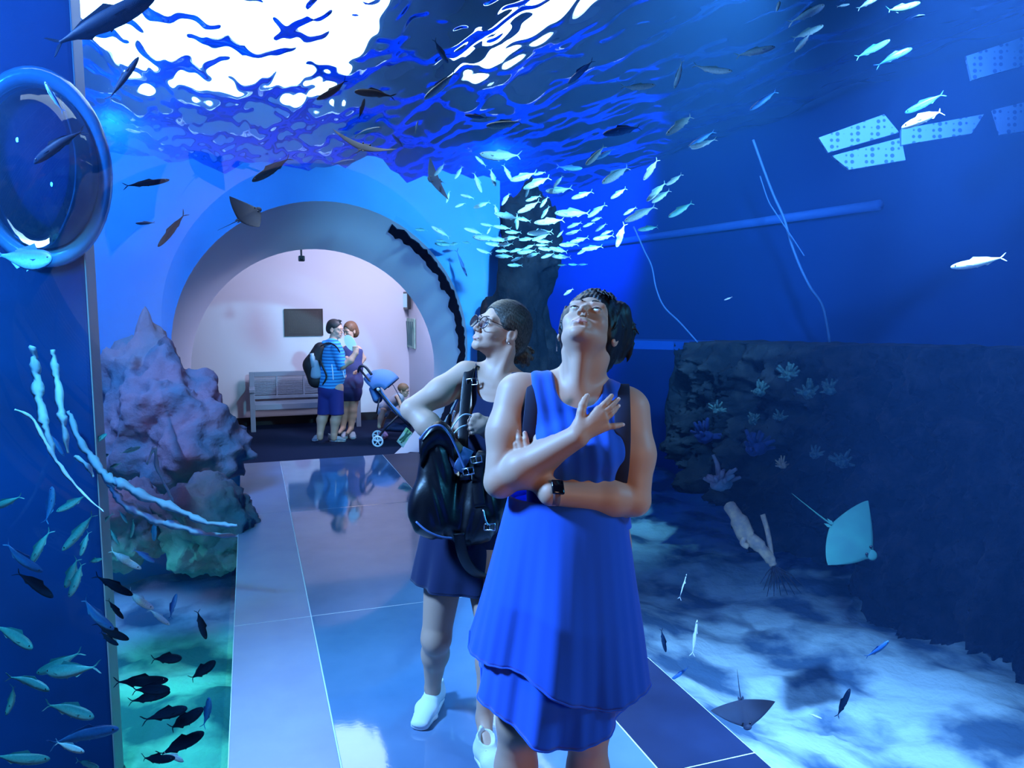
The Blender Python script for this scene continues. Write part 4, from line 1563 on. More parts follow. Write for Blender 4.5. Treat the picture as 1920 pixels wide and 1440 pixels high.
hose([(1412, 262), (1432, 318), (1450, 365), (1470, 410), (1483, 455), (1500, 500), (1520, 540), (1543, 576), (1556, 642)], 7.7, 0.014, 'pale hose hanging in the dark water below the reflected ceiling tiles')
hose([(1425, 330), (1440, 375), (1455, 400), (1475, 430), (1495, 460), (1508, 480)], 7.6, 0.007, 'thin cable twisting beside the longer pale hose')
hose([(1188, 425), (1208, 470), (1222, 500), (1230, 540), (1245, 575), (1275, 605), (1308, 642)], 8.65, 0.010, 'thin pale line descending behind the head of the woman in blue')
bm = BM()
tube(bm, [PX(910, 488, XR - 0.06), PX(1650, 384, XR - 0.06)], 0.055, 8)
tag(obj('pipe', bm, mat('blue_pipe', (0.02, 0.10, 0.5), 0.7), None, True), 'long straight pipe along the right tank wall below the school', 'pipe')

M_STREAK = mat('reflected_streak', (0.45, 0.50, 0.72), 0.8)


def mirror_streak(pts, d, w, label, seed):  # pale band standing in for a portal edge mirrored in the acrylic
    rs = random.Random(seed)
    path = smooth_path([P(x, y, d + 0.03 * rs.uniform(-1, 1)) for x, y in pts], 8)
    path = [p + Vector((rs.uniform(-1, 1), rs.uniform(-1, 1), rs.uniform(-1, 1))) * w * 0.07 for p in path]
    bm = BM()
    n = len(path)
    rings = []
    for i, p in enumerate(path):
        t = (path[min(i + 1, n - 1)] - path[max(i - 1, 0)]).normalized()
        x = t.cross(FW).normalized()
        ww = w * (0.35 + 0.65 * math.sin(PI * min(1, 0.08 + i / n * 0.95))) * (0.85 + 0.35 * math.sin(i * 0.9 + seed) * rs.uniform(0.3, 1))
        rings.append([p + x * ww / 2, p + FW * ww * 0.18, p - x * ww / 2, p - FW * ww * 0.18])
    loft(bm, rings)
    tag(obj('mirror_streak', bm, M_STREAK, None, True), label, 'seaweed', 'pale reflected streaks left of the walkway')  # no seaweed: pale streaks standing in for mirrored portal edges


mirror_streak([(62, 650), (68, 690), (72, 740), (85, 800), (100, 850)], 3.2, 0.055, 'broad pale reflected streak hanging highest, furthest left', 1)
mirror_streak([(98, 655), (105, 700), (112, 760), (120, 800), (128, 850)], 3.25, 0.045, 'pale reflected streak right beside the highest one', 2)
mirror_streak([(28, 768), (60, 785), (85, 830), (110, 870), (150, 920), (195, 960)], 3.0, 0.020, 'long thin pale reflected streak running down to the right', 3)
mirror_streak([(128, 770), (145, 820), (170, 855), (200, 895), (225, 905), (270, 930), (330, 955), (390, 980), (445, 985)], 4.05, 0.060, 'longest pale reflected streak, sweeping right to the walkway', 4)
mirror_streak([(205, 900), (215, 925), (240, 950), (290, 975), (330, 985), (380, 1000), (445, 1005)], 4.15, 0.055, 'pale reflected streak just under the longest one', 5)
mirror_streak([(140, 855), (165, 875), (175, 895)], 3.4, 0.030, 'short pale reflected streak over the partition edge', 6)
mirror_streak([(275, 870), (290, 840), (296, 880), (325, 940)], 5.4, 0.035, 'dark edged pale reflected arch in front of the brown boulder', 7)

# dome on the partition standing in for the portal's reflection in the acrylic
dm = empty('portal_reflection', PY(80, 318, 4.70), 0, 'dome with a bright rim standing in for a reflection of the portal', 'window')
M_RIM = mat('reflection_rim', (0.22, 0.45, 0.85), 0.2)
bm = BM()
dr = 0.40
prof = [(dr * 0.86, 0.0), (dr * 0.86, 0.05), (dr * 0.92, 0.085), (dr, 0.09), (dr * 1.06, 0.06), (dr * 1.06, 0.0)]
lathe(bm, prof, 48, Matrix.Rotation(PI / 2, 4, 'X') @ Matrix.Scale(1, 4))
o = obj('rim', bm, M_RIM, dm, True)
bm = BM()
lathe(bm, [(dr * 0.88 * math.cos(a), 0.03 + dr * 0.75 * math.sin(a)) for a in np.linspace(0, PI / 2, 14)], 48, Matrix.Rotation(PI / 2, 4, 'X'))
obj('dome', bm, acrylic_mat('reflection_dome_acrylic', 1.5, (0.75, 0.9, 1.0)), dm, True)
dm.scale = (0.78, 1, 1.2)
# panels standing in for perforated ceiling tiles mirrored in the acrylic
M_PERF, nt, out = new_mat('mirrored_tile')
b = nt.nodes.new('ShaderNodeBsdfPrincipled')
b.inputs['Roughness'].default_value = 0.7
tc = nt.nodes.new('ShaderNodeTexCoord')
vo = nt.nodes.new('ShaderNodeTexVoronoi')
vo.inputs["Scale"].default_value = 24
vo.inputs['Randomness'].default_value = 0.12
cr = nt.nodes.new('ShaderNodeValToRGB')
cr.color_ramp.elements[0].position, cr.color_ramp.elements[1].position = 0.30, 0.36
cr.color_ramp.elements[0].color, cr.color_ramp.elements[1].color = (0.01, 0.05, 0.22, 1), (0.10, 0.19, 0.46, 1)
nt.links.new(tc.outputs['Object'], vo.inputs['Vector'])
nt.links.new(vo.outputs['Distance'], cr.inputs['Fac'])
nt.links.new(cr.outputs['Color'], b.inputs['Base Color'])
nt.links.new(b.outputs[0], out.inputs['Surface'])


def panel(c4, d, label):  # stand-in for a ceiling tile mirrored in the acrylic
    ps = [P(x, y, d) for x, y in c4]
    n = (ps[1] - ps[0]).cross(ps[2] - ps[0]).normalized() * 0.02
    c = sum(ps, Vector()) / 4
    vs = [p - c for p in ps] + [p - c + n for p in ps]
    o = obj('mirrored_tile', pydata(vs, [(0, 1, 2, 3), (7, 6, 5, 4), (0, 4, 5, 1), (1, 5, 6, 2), (2, 6, 7, 3), (3, 7, 4, 0)]), M_PERF)
    o.location = c
    tag(o, label, 'panel', 'reflected ceiling tiles over the right of the tank')


panel([(1535, 258), (1658, 214), (1686, 248), (1553, 286)], 5.0, 'reflected perforated tile furthest left, with a slanted end')
panel([(1560, 292), (1690, 258), (1698, 300), (1592, 318)], 5.02, 'reflected perforated tile just under the furthest left one')
panel([(1690, 242), (1845, 214), (1822, 250), (1690, 272)], 5.0, 'long narrow reflected perforated tile between the left and right ones')
panel([(1812, 105), (1935, 64), (1935, 118), (1822, 150)], 5.0, 'highest reflected perforated tile at the right edge')
panel([(1862, 206), (1935, 188), (1935, 244), (1876, 252)], 5.0, 'lower reflected perforated tile at the right edge')


# ---- rays
def ray_fish(name, c, span, fwd, up, m, label, tail=0.9, kind=0, belly=None):
    """diamond ray: nose along +x, wings along y"""
    fwd, up = Vector(fwd).normalized(), Vector(up)
    up = (up - fwd * up.dot(fwd)).normalized()
    side = up.cross(fwd)
    M = Matrix([[fwd[i], side[i], up[i], c[i]] for i in range(3)] + [[0, 0, 0, 1]])
    o = empty(name, (0, 0, 0), 0, label, 'ray')
    o.matrix_world = M
    n = 40
    vs, fs = [], []
    hs = span / 2
    rows = []
    for i in range(n + 1):
        y = -1 + 2 * i / n
        ay = abs(y)
        lead = 0.50 * (1 - ay ** 1.5) + 0.05 * math.exp(-(y / 0.12) ** 2) - 0.10 * ay
        trail = -0.42 * (1 - ay) ** 0.8 - 0.10 * ay - 0.10 * ay * (1 - ay)
        row_t, row_b = [], []
        for j in range(13):
            q = j / 12
            x = lead + (trail - lead) * q
            th = 0.085 * (1 - ay) ** 1.6 * math.sin(PI * min(1, q * 1.0)) ** 0.7 + 0.004
            z = (0.16 if kind == 0 else 0.30) * ay ** 1.6 * hs * 1.0
            row_t.append(Vector((x * hs, y * hs, z + th * hs)))
            row_b.append(Vector((x * hs, y * hs, z - th * hs * 0.6)))
        rows.append(row_t + row_b[::-1])
    bm = BM()
    loft(bm, rows)
    obj('body', bm, m, o, True)
    bm = BM()
    tube(bm, smooth_path([(-0.40 * hs, 0, 0.02 * hs), (-0.40 * hs - tail * hs * 0.4, 0.03 * hs, 0.0), (-0.40 * hs - tail * hs, 0.10 * hs, -0.04 * hs)], 6), [0.022 * hs * (1 - 0.8 * k / 12) for k in range(13)], 6)
    obj('tail', bm, m, o, True)
    for sgn in (-1, 1):
        bm = BM()
        bmesh.ops.create_uvsphere(bm, u_segments=10, v_segments=8, radius=0.030 * hs)
        bmesh.ops.translate(bm, verts=bm.verts, vec=(0.40 * hs, sgn * 0.11 * hs, 0.07 * hs))
        obj('eye', bm, M_FEYE, o, True)
        bm = BM()
        loft(bm, [[Vector((-0.36 * hs, sgn * 0.03 * hs, 0.01 * hs + q)), Vector((-0.44 * hs, sgn * 0.10 * hs, q)), Vector((-0.54 * hs, sgn * 0.08 * hs, q)), Vector((-0.46 * hs, sgn * 0.02 * hs, q))] for q in (0.0, 0.012 * hs)])
        obj('pelvic_fin', bm, m, o)
    bm = BM()
    bmesh.ops.create_uvsphere(bm, u_segments=14, v_segments=10, radius=1)
    bm.transform(Matrix.Translation((0.50 * hs, 0, 0.01 * hs)) @ Matrix.Diagonal((0.10 * hs, 0.13 * hs, 0.045 * hs, 1)))
    obj('snout', bm, m, o, True)
    return o


M_FEYE = mat('fish_eye', (0.01, 0.01, 0.015), 0.2)
M_RAYT = mat('teal_ray_skin', (0.012, 0.095, 0.085), 0.8, var=(6, (0.008, 0.07, 0.07), 0.35, 0.65))
M_RAYD = mat('silhouette_ray_skin', (0.006, 0.012, 0.04), 0.8, var=(8, (0.010, 0.022, 0.06), 0.35, 0.65))  # silhouette shade put into the skin colour
def along(x0, y0, x1, y1, d0, d1):
    return (P(x1, y1, d1) - P(x0, y0, d0)).normalized()
c = P(1592, 1010, 4.7)
ray_fish('eagle_ray', c, 0.62, along(1525, 970, 1660, 1070, 4.75, 4.6), (Matrix.Rotation(R(-42), 3, along(1525, 970, 1660, 1070, 4.75, 4.6)) @ (CAM - c).normalized()), M_RAYT, 'teal green ray gliding past the dark reef, nose down to the right', 0.95)
c = P(1395, 1335, 3.6)
ray_fish('stingray', c, 0.30, along(1378, 1290, 1400, 1385, 3.7, 3.5), (CAM - c).normalized(), M_RAYD, 'dark ray with a raised tail over the bright sand at lower right', 1.1)
c = P(682, 278, 4.9)
ray_fish('eagle_ray', c, 0.42, along(665, 296, 700, 268, 4.8, 5.4), Vector((0.10, -0.55, 0.8)), M_RAYD, 'dark ray with spread wings under the bright water, thin tail down-left', 0.9, 1)
c = P(465, 404, 5.4)
ray_fish('eagle_ray', c, 0.36, along(440, 425, 495, 395, 5.4, 5.5), Vector((0.35, -0.5, 0.75)), M_RAYD, 'small dark ray left of the opening top with a pale trailing tail', 0.9, 1)
c = P(816, 338, 6.6)
ray_fish('eagle_ray', c, 0.40, along(850, 340, 800, 335, 6.8, 6.4), (CAM - c).normalized() + Vector((0, 0, 0.3)), M_RAYD, 'dark pointed ray at the left end of the school', 0.4)


# ---- fish
def fish_mat(name, back, side, belly, rough=0.35, metal=0.0):
    m, nt, out = new_mat(name)
    b = nt.nodes.new('ShaderNodeBsdfPrincipled')
    b.inputs['Roughness'].default_value = rough
    b.inputs['Specular IOR Level'].default_value = 0.02 if max(back) < 0.05 else 0.25
    tc = nt.nodes.new('ShaderNodeTexCoord')
    sp = nt.nodes.new('ShaderNodeSeparateXYZ')
    mr = nt.nodes.new('ShaderNodeMapRange')
    mr.inputs[1].default_value, mr.inputs[2].default_value = -0.12, 0.12
    cr = nt.nodes.new('ShaderNodeValToRGB')
    e = cr.color_ramp.elements
    e[0].position, e[1].position = 0.25, 0.78
    e[0].color, e[1].color = (*belly, 1), (*back, 1)
    k = e.new(0.5)
    k.color = (*side, 1)
    no = nt.nodes.new('ShaderNodeTexNoise')
    no.inputs['Scale'].default_value = 30
    mx = nt.nodes.new('ShaderNodeMix')
    mx.data_type = 'RGBA'
    mx.blend_type = 'MULTIPLY'
    mx.inputs[0].default_value = 0.5
    nt.links.new(tc.outputs['Object'], sp.inputs[0])
    nt.links.new(sp.outputs['Z'], mr.inputs[0])
    nt.links.new(mr.outputs[0], cr.inputs[0])
    nt.links.new(tc.outputs['Object'], no.inputs['Vector'])
    nt.links.new(cr.outputs['Color'], mx.inputs[6])
    nt.links.new(no.outputs['Fac'], mx.inputs[7])
    nt.links.new(mx.outputs[2], b.inputs['Base Color'])
    nt.links.new(b.outputs[0], out.inputs['Surface'])
    return m


F_SIL = fish_mat('silver_scales', (0.20, 0.42, 0.55), (0.55, 0.80, 0.90), (0.85, 0.95, 1.0), 0.35)
F_TEAL = fish_mat('teal_scales', (0.03, 0.20, 0.25), (0.10, 0.45, 0.50), (0.30, 0.65, 0.68), 0.45)
F_DARK = fish_mat('backlit_dark_scales', (0.003, 0.010, 0.028), (0.006, 0.018, 0.05), (0.014, 0.035, 0.08), 0.5)  # scales painted dark, standing in for fish seen against the light
F_BLUE = fish_mat('blue_scales', (0.01, 0.07, 0.28), (0.03, 0.18, 0.55), (0.10, 0.32, 0.7), 0.5)
F_WHITE = fish_mat('white_scales', (0.7, 0.75, 0.9), (0.95, 0.95, 1.0), (1.0, 0.9, 0.95), 0.3)
MATS = dict(s=F_SIL, t=F_TEAL, d=F_DARK, b=F_BLUE, w=F_WHITE)


def fish_parts(deep, bend):
    """unit fish, head at +x 0.5: body, tail fin, dorsal fin, belly fins, eyes as bmeshes"""
    prof = [(0.50, 0.006), (0.485, 0.030), (0.45, 0.052), (0.38, 0.078), (0.28, 0.097), (0.15, 0.105), (0.0, 0.100), (-0.13, 0.080), (-0.25, 0.050), (-0.33, 0.026), (-0.38, 0.017), (-0.40, 0.016)]
    cv = lambda x: bend * (x - 0.05) ** 2 * (1 if x < 0.05 else 0.35)
    body = BM()
    rings = []
    for x, rz in prof:
        rz = rz * deep
        ry = rz * 0.52 / max(deep, 0.7)
        rings.append([Vector((x, cv(x) + ry * math.sin(a), rz * math.cos(a) * (1.0 if math.cos(a) > 0 else 1.06) - 0.012 * deep * math.exp(-((x - 0.1) / 0.25) ** 2))) for a in [2 * PI * k / 12 for k in range(12)]])
    loft(body, rings)
    tail = BM()
    th = 0.004
    for sgn in (1, -1):
        o = [(-0.385, 0.012), (-0.385, -0.004), (-0.435, 0.02), (-0.50, 0.105 * max(deep, .8)), (-0.475, 0.095 * max(deep, .8)), (-0.43, 0.045)]
        rr = [[Vector((x, cv(x) + s_ * th, z * sgn)) for x, z in o] for s_ in (-1, 1)]
        loft(tail, rr if sgn > 0 else rr[::-1])
    dors = BM()
    o = [(0.16, 0.085), (0.08, 0.150), (0.0, 0.128), (-0.16, 0.092), (-0.24, 0.052), (0.0, 0.085)]
    loft(dors, [[Vector((x, cv(x) + s_ * 0.003, z * deep)) for x, z in o] for s_ in (-1, 1)])
    bels = []
    for o in ([(0.12, -0.09), (0.02, -0.135), (0.03, -0.09)], [(-0.08, -0.085), (-0.15, -0.115), (-0.25, -0.055), (-0.15, -0.06)]):
        bels.append(BM())
        loft(bels[-1], [[Vector((x, cv(x) + s_ * 0.003, z * deep)) for x, z in o] for s_ in (-1, 1)])
    pec = {}
    for sgn in (-1, 1):
        pec[sgn] = BM()
        loft(pec[sgn], [[Vector((0.26, sgn * 0.045, -0.01 + q)), Vector((0.13, sgn * 0.085, -0.035 + q)), Vector((0.16, sgn * 0.06, -0.05 + q))] for q in (0, 0.004)])
    eyes = []
    for sgn in (-1, 1):
        eyes.append(BM())
        t = bmesh.new()
        bmesh.ops.create_uvsphere(t, u_segments=10, v_segments=6, radius=0.016)
        merge(eyes[-1], t, Matrix.Translation((0.42, sgn * 0.026 + cv(0.42), 0.014 * deep)))
    return [('body', body), ('tail_fin', tail), ('dorsal_fin', dors), ('pelvic_fin', bels[0]), ('anal_fin', bels[1]), ('pectoral_fin', pec[-1]), ('pectoral_fin', pec[1]), ('eye', eyes[0]), ('eye', eyes[1])]


FISH_ME = {}


def fish_meshes(shape, bend, mk):
    key = (shape, bend, mk)
    if key not in FISH_ME:
        ps = fish_parts(shape, bend)
        out = {'parts': []}
        whole = BM()
        for nm, bm in ps:
            me = bpy.data.meshes.new('fish_' + nm)
            bm.to_mesh(me)
            bm.free()
            me.materials.append(M_FEYE if nm == 'eye' else MATS[mk])
            me.polygons.foreach_set('use_smooth', [nm in ('body', 'eye')] * len(me.polygons))
            out['parts'].append((nm, me))
            if nm != 'eye':
                whole.from_mesh(me)
        me = bpy.data.meshes.new('fish')
        whole.to_mesh(me)
        whole.free()
        me.materials.append(MATS[mk])
        me.polygons.foreach_set('use_smooth', [True] * len(me.polygons))
        out['whole'] = me
        FISH_ME[key] = out
    return FISH_ME[key]


def tunnel_exit(px, py):
    """forward depth at which the sight line leaves the tunnel"""
    r = ray(px, py)
    a = r.x ** 2 + r.z ** 2
    b = 2 * (r.x * (CAM.x - TX) + r.z * (CAM.z - TZ))
    c = (CAM.x - TX) ** 2 + (CAM.z - TZ) ** 2 - TR ** 2
    return (-b + math.sqrt(b * b - 4 * a * c)) / (2 * a)


def fish(px, py, L, ang, mk, shape=1.0, off=0.5, roll=0.0, yaw=0.0, rs=random):
    de = tunnel_exit(px, py)
    d = de + off
    c = P(px, py, d)
    if 'ok' and (c.y > 8.3 and c.x < 2.95):
        d = min(d, 8.15 / ray(px, py).y)
        if d < de + 0.03:
            return None
        c = P(px, py, d)
    if c.x > 5.0:
        d = 4.95 / ray(px, py).x
        c = P(px, py, d)
    c = P(px, py, d)
    size = L * 1.12 * d / F
    a = R(ang)
    X = (RT * math.cos(a) + UP * math.sin(a) + FW * yaw).normalized()
    Z = UP * math.cos(a) - RT * math.sin(a)
    if Z.z < 0:
        Z = -Z
    Z = (Z - X * Z.dot(X)).normalized()
    Z = Matrix.Rotation(roll, 3, X) @ Z
    Y = Z.cross(X)
    size /= max(0.5, math.sqrt(1 - min(0.8, yaw * yaw / (1 + yaw * yaw))))
    M = Matrix([[X[i] * size, Y[i] * size, Z[i] * size, c[i]] for i in range(3)] + [[0, 0, 0, 1]])
    bend = rs.choice((-0.5, -0.25, 0.0, 0.3, 0.55))
    ms = fish_meshes(shape, bend, mk)
    if L >= 42:
        o = bpy.data.objects.new('fish', ms['parts'][0][1])
        COL.objects.link(o)
        o.matrix_world = M
        for nm, me in ms['parts'][1:]:
            ch = bpy.data.objects.new(nm, me)
            COL.objects.link(ch)
            ch.parent = o
    else:
        o = bpy.data.objects.new('fish', ms['whole'])
        COL.objects.link(o)
        o.matrix_world = M
    return o


ORD = ['first', 'second', 'third', 'fourth', 'fifth', 'sixth', 'seventh', 'eighth', 'ninth', 'tenth', 'eleventh', 'twelfth', 'thirteenth', 'fourteenth', 'fifteenth', 'sixteenth', 'seventeenth', 'eighteenth', 'nineteenth', 'twentieth']
HUE = dict(s='silver', t='teal', d='dark', b='dim blue', w='bright white')


def heading(a):
    a %= 360
    return ['right', 'up-right', 'up', 'up-left', 'left', 'down-left', 'down', 'down-right'][int(((a + 22.5) % 360) // 45)]


def shoal(rows, ox, oy, sc, group, where, off, shape=1.0, seed=1, nrows=None, roll=0.0):
    """rows: (x, y, length, heading, colour[, depth offset[, shape]]) in a crop's pixels; labels count along bands from the top"""
    rs = random.Random(seed)
    made = []
    for r_ in rows:
        x, y, L, a, mk = r_[:5]
        of = r_[5] if len(r_) > 5 else off * rs.uniform(0.6, 1.4)
        sh = r_[6] if len(r_) > 6 else shape * rs.uniform(0.9, 1.1)
        sh = round(sh * 5) / 5
        o = fish(ox + x / sc, oy + y / sc, L / sc, a, mk, sh, of, roll + rs.uniform(-0.25, 0.25), rs.uniform(-0.35, 0.35), rs)
        if o is not None:
            made.append((ox + x / sc, oy + y / sc, a, mk, o))
    made.sort(key=lambda q: q[1])
    k = max(1, math.ceil(len(made) / (nrows or 9)))
    bands = [sorted(made[i:i + k], key=lambda q: q[0]) for i in range(0, len(made), k)]
    for bi, bd in enumerate(bands):
        for fi, (x, y, a, mk, o) in enumerate(bd):
            pos = 'leftmost' if fi == 0 else 'rightmost' if fi == len(bd) - 1 else ORD[fi] + ' from left'
            bn = ('top' if bi == 0 else 'bottom' if bi == len(bands) - 1 else ORD[bi]) + ' band'
            if len(bands) == 1:
                lb = f'{HUE[mk]} fish heading {heading(a)}, {where}'
            else:
                lb = f'{HUE[mk]} {heading(a)}-bound fish, {pos} in {bn} {where}'
            tag(o, lb, 'fish', group)


SCHOOL = [(680, 10, 200, 185, 's'), (1415, 45, 230, 195, 'b'), (1245, 205, 150, 225, 's'), (1305, 195, 120, 205, 'b'), (1750, 35, 140, 215, 's'), (1885, 140, 110, 195, 's'),
 (660, 205, 240, 172, 's'), (535, 240, 80, 140, 's'), (280, 290, 90, 225, 's'), (398, 310, 80, 235, 's'), (515, 370, 115, 292, 's'), (610, 340, 110, 285, 's'), (700, 310, 100, 300, 's'),
 (800, 335, 160, 200, 's'), (900, 315, 70, 190, 's'), (885, 370, 170, 205, 's'), (1015, 365, 80, 230, 's'), (1085, 283, 140, -5, 'b'), (1375, 320, 200, 215, 's'), (1590, 290, 140, 235, 'w'),
 (1735, 355, 110, 215, 's'), (1625, 425, 150, 225, 's'), (1655, 455, 130, 215, 's'), (1390, 438, 110, 215, 's'), (1015, 420, 150, 190, 's'), (1165, 448, 130, 200, 's'), (825, 425, 70, 250, 's'),
 (860, 470, 90, 200, 's'), (928, 492, 80, 235, 's'), (690, 470, 90, 240, 's'), (330, 460, 70, 255, 's'), (450, 457, 80, 165, 's'), (408, 510, 65, 205, 's'), (540, 510, 100, 200, 's'),
 (632, 545, 90, 285, 's'), (835, 525, 140, 205, 'w'), (935, 555, 80, 235, 's'), (1105, 560, 200, 180, 's'), (1255, 545, 120, 215, 's'), (1460, 548, 80, 210, 's'), (1525, 565, 190, 205, 's'),
 (1775, 540, 150, 210, 't'), (700, 580, 150, 165, 's'), (758, 610, 95, 270, 's'), (800, 600, 90, 170, 's'), (960, 612, 170, 185, 'w'), (1115, 635, 85, 200, 's'), (1205, 632, 70, 200, 's'),
 (1255, 597, 70, 205, 's'), (1280, 650, 75, 215, 's'), (1575, 655, 120, 190, 't'), (1400, 700, 150, 250, 'w'), (575, 635, 80, 170, 's'), (670, 650, 100, 172, 's'), (165, 665, 70, 180, 't'),
 (285, 675, 120, 150, 's'), (490, 672, 110, 165, 's'), (585, 670, 45, 240, 'w'), (735, 680, 90, 180, 's'), (905, 680, 150, 188, 's'), (1028, 690, 50, 225, 's'), (1110, 680, 90, 195, 's'),
 (1320, 680, 70, 200, 's'), (1295, 712, 120, 192, 's'), (560, 715, 140, 172, 's'), (650, 725, 110, 180, 's'), (720, 715, 100, 190, 's'), (820, 722, 90, 185, 's'), (910, 710, 110, 200, 's'),
 (930, 738, 90, 175, 's'), (1145, 728, 110, 195, 's'), (290, 732, 60, 175, 't'), (310, 755, 110, 178, 't'), (370, 752, 70, 190, 't'), (450, 745, 60, 170, 't'), (625, 755, 110, 175, 's'),
 (690, 757, 90, 180, 's'), (915, 760, 70, 180, 's'), (1080, 757, 110, 185, 's'), (1225, 778, 120, 190, 's'), (555, 800, 90, 160, 's'), (672, 795, 85, 180, 's'), (760, 790, 80, 195, 's'),
 (835, 770, 70, 200, 's'), (820, 800, 110, 190, 's'), (940, 785, 90, 175, 's'), (1020, 790, 110, 170, 's'), (1165, 800, 70, 210, 's'), (680, 828, 100, 180, 's'), (860, 820, 80, 195, 's'),
 (950, 825, 80, 200, 's'), (1035, 832, 110, 180, 's'), (760, 845, 70, 200, 's'), (748, 885, 85, 178, 's'), (1040, 883, 50, 180, 't'), (1110, 880, 60, 180, 'b'), (1170, 880, 50, 180, 'b'),
 (120, 738, 240, 165, 's', .1), (415, 870, 170, 292, 'b', .5, .4), (1080, 1050, 70, 215, 'w')]
shoal(SCHOOL, 740, 230, 3.31, 'schooling fish above the two women', 'of the school', 0.7, 1.0, 3, 9)
UPPER = [(115, 405, 140, 0, 's'), (305, 345, 110, 255, 's'), (460, 325, 160, -12, 's'), (660, 240, 180, 15, 's'), (905, 150, 150, 25, 's'), (885, 195, 110, 230, 's'), (910, 60, 180, 30, 's'),
 (1070, 25, 60, 15, 's'), (1190, 10, 110, 30, 's'), (1340, 40, 180, 20, 't'), (1420, 75, 60, 10, 'b'), (1205, 230, 140, 25, 't'), (1310, 260, 160, 25, 'b'), (770, 20, 70, 250, 's'),
 (700, 465, 130, 215, 'b'), (315, 575, 170, 220, 's'), (410, 645, 120, 210, 'b'), (420, 670, 110, 200, 's'), (1450, 480, 160, 205, 'b'), (1450, 545, 220, 205, 'w'), (1700, 1220, 210, 190, 'w'), (535, 1390, 34, 200, 'w')]
shoal(UPPER, 1150, 0, 2.483, 'scattered fish at the upper right', 'at the upper right', 0.7, 0.8, 4, 4)
TOPMID = [(195, 510, 190, 205, 'd', .25), (420, 522, 215, 168, 'd', .25), (355, 615, 110, 75, 'd', .3), (800, 290, 150, 300, 'b', .3), (800, 480, 210, 215, 's', .3), (1000, 655, 120, 170, 'b'), (1590, 400, 170, 220, 'b'),
 (390, 735, 140, 20, 's', .2), (560, 795, 90, 130, 'b', .2), (662, 715, 70, 80, 's', .2, .6), (250, 912, 120, 15, 'b', .15)]
shoal(TOPMID, 560, 0, 3.0, 'fish below the bright skylight', 'below the skylight', 0.4, 0.8, 5, 3)
TOPLEFT = [(575, 120, 600, 26, 'd', .5), (692, 445, 275, 57, 'd', .4), (300, 545, 180, 120, 'b', .5), (322, 815, 310, 215, 'd', .35), (822, 1030, 220, 12, 'd', .6), (820, 1255, 90, 185, 'b', .6),
 (968, 1290, 235, 225, 'd', .6), (1530, 950, 230, 217, 'd', .4), (1440, 1275, 200, 195, 's', .3, .5), (1095, 1620, 165, 230, 'd', .9)]
shoal(TOPLEFT, 0, 0, 3.0, 'dark fish at the upper left', 'at the upper left', 0.4, 0.72, 6, 2)
BREAM = [(52, 484, 104, 355, 'b', .45, 1.7)]
shoal(BREAM, 0, 0, 1.0, 'deep bodied bream', 'below the domed reflection, deep bodied', 0.4, 1.7, 7, 1)
LEFTMID = [(45, 762, 230, 200, 't'), (395, 775, 260, 80, 'b'), (565, 765, 220, 210, 't'), (620, 985, 330, 232, 't'), (305, 1110, 280, 240, 't'), (820, 900, 140, 225, 't'), (965, 870, 110, 300, 't'), (895, 1030, 130, 290, 't'),
 (1040, 960, 140, 260, 't'), (1205, 980, 160, 262, 'b'), (760, 270, 170, 30, 't'), (790, 400, 130, 15, 't'), (170, 1200, 320, 318, 'b'), (560, 1310, 270, 240, 't'), (600, 1360, 260, 250, 't'), (1130, 1175, 170, 325, 'b'),
 (740, 1215, 130, 15, 't'), (970, 1205, 290, 335, 'w'), (660, 1080, 170, 260, 't'), (455, 310, 180, 300, 'b'), (1020, 350, 130, 20, 't'), (900, 470, 90, 200, 't')]  # the bright white one stands in for a reflected streak
shoal(LEFTMID, 0, 760, 4.174, 'fish circling left of the walkway', 'of circling fish', 0.6, 0.95, 8, 4)
LEFTLOW = [(250, 130, 270, 315, 'd'), (680, 350, 300, 322, 'b'), (790, 470, 230, 325, 'd'), (770, 520, 150, 325, 'd'), (805, 140, 260, 325, 'd'), (820, 310, 160, 300, 'd'), (110, 500, 330, 338, 't'), (410, 700, 310, 205, 't'),
 (485, 745, 390, 190, 't'), (220, 825, 300, 345, 't'), (85, 950, 210, 252, 't'), (510, 1025, 320, 345, 't'), (610, 1195, 400, 8, 'b'), (495, 1290, 220, 350, 's'), (150, 1370, 320, 350, 't'), (620, 1410, 180, 355, 't'),
 (1000, 822, 330, 0, 'd'), (1080, 880, 260, 5, 'd'), (1060, 935, 250, 10, 'd'), (1185, 1050, 310, 18, 'd'), (1310, 1100, 330, 35, 'd'), (1290, 1265, 300, 25, 'd'), (1115, 1375, 260, 10, 'd'), (1440, 745, 230, 37, 'd'),
 (1190, 660, 220, 8, 'd'), (1475, 1035, 210, 77, 'b'), (1432, 420, 200, 285, 'd'), (1225, 290, 150, 80, 'b'), (985, 245, 230, 335, 'w'), (1130, 365, 180, 330, 'w'), (1242, 1360, 140, 345, 'w')]  # the upper bright white pair stands in for a mirrored lamp
shoal(LEFTLOW, 0, 1060, 3.789, 'fish low down left of the walkway', 'at lower left', 0.55, 1.05, 9, 5)
LOWR = [(235, 500, 95, 280, 'd'), (1075, 795, 135, 65, 'd'), (1235, 545, 120, 40, 'b'), (945, 855, 55, 340, 'w'), (380, 490, 150, 80, 'w', .5, .3), (325, 250, 110, 70, 'w', .5, .25), (315, 655, 90, 205, 'b')]
shoal(LOWR, 1150, 1000, 2.494, 'fish over the bright sand', 'over the sand', 0.5, 0.8, 10, 2)


# ------------------------------------------------------------------ the room behind the opening
FL = -0.2
M_BENCH = mat('grey_blue_bench_paint', (0.22, 0.28, 0.36), 0.6)


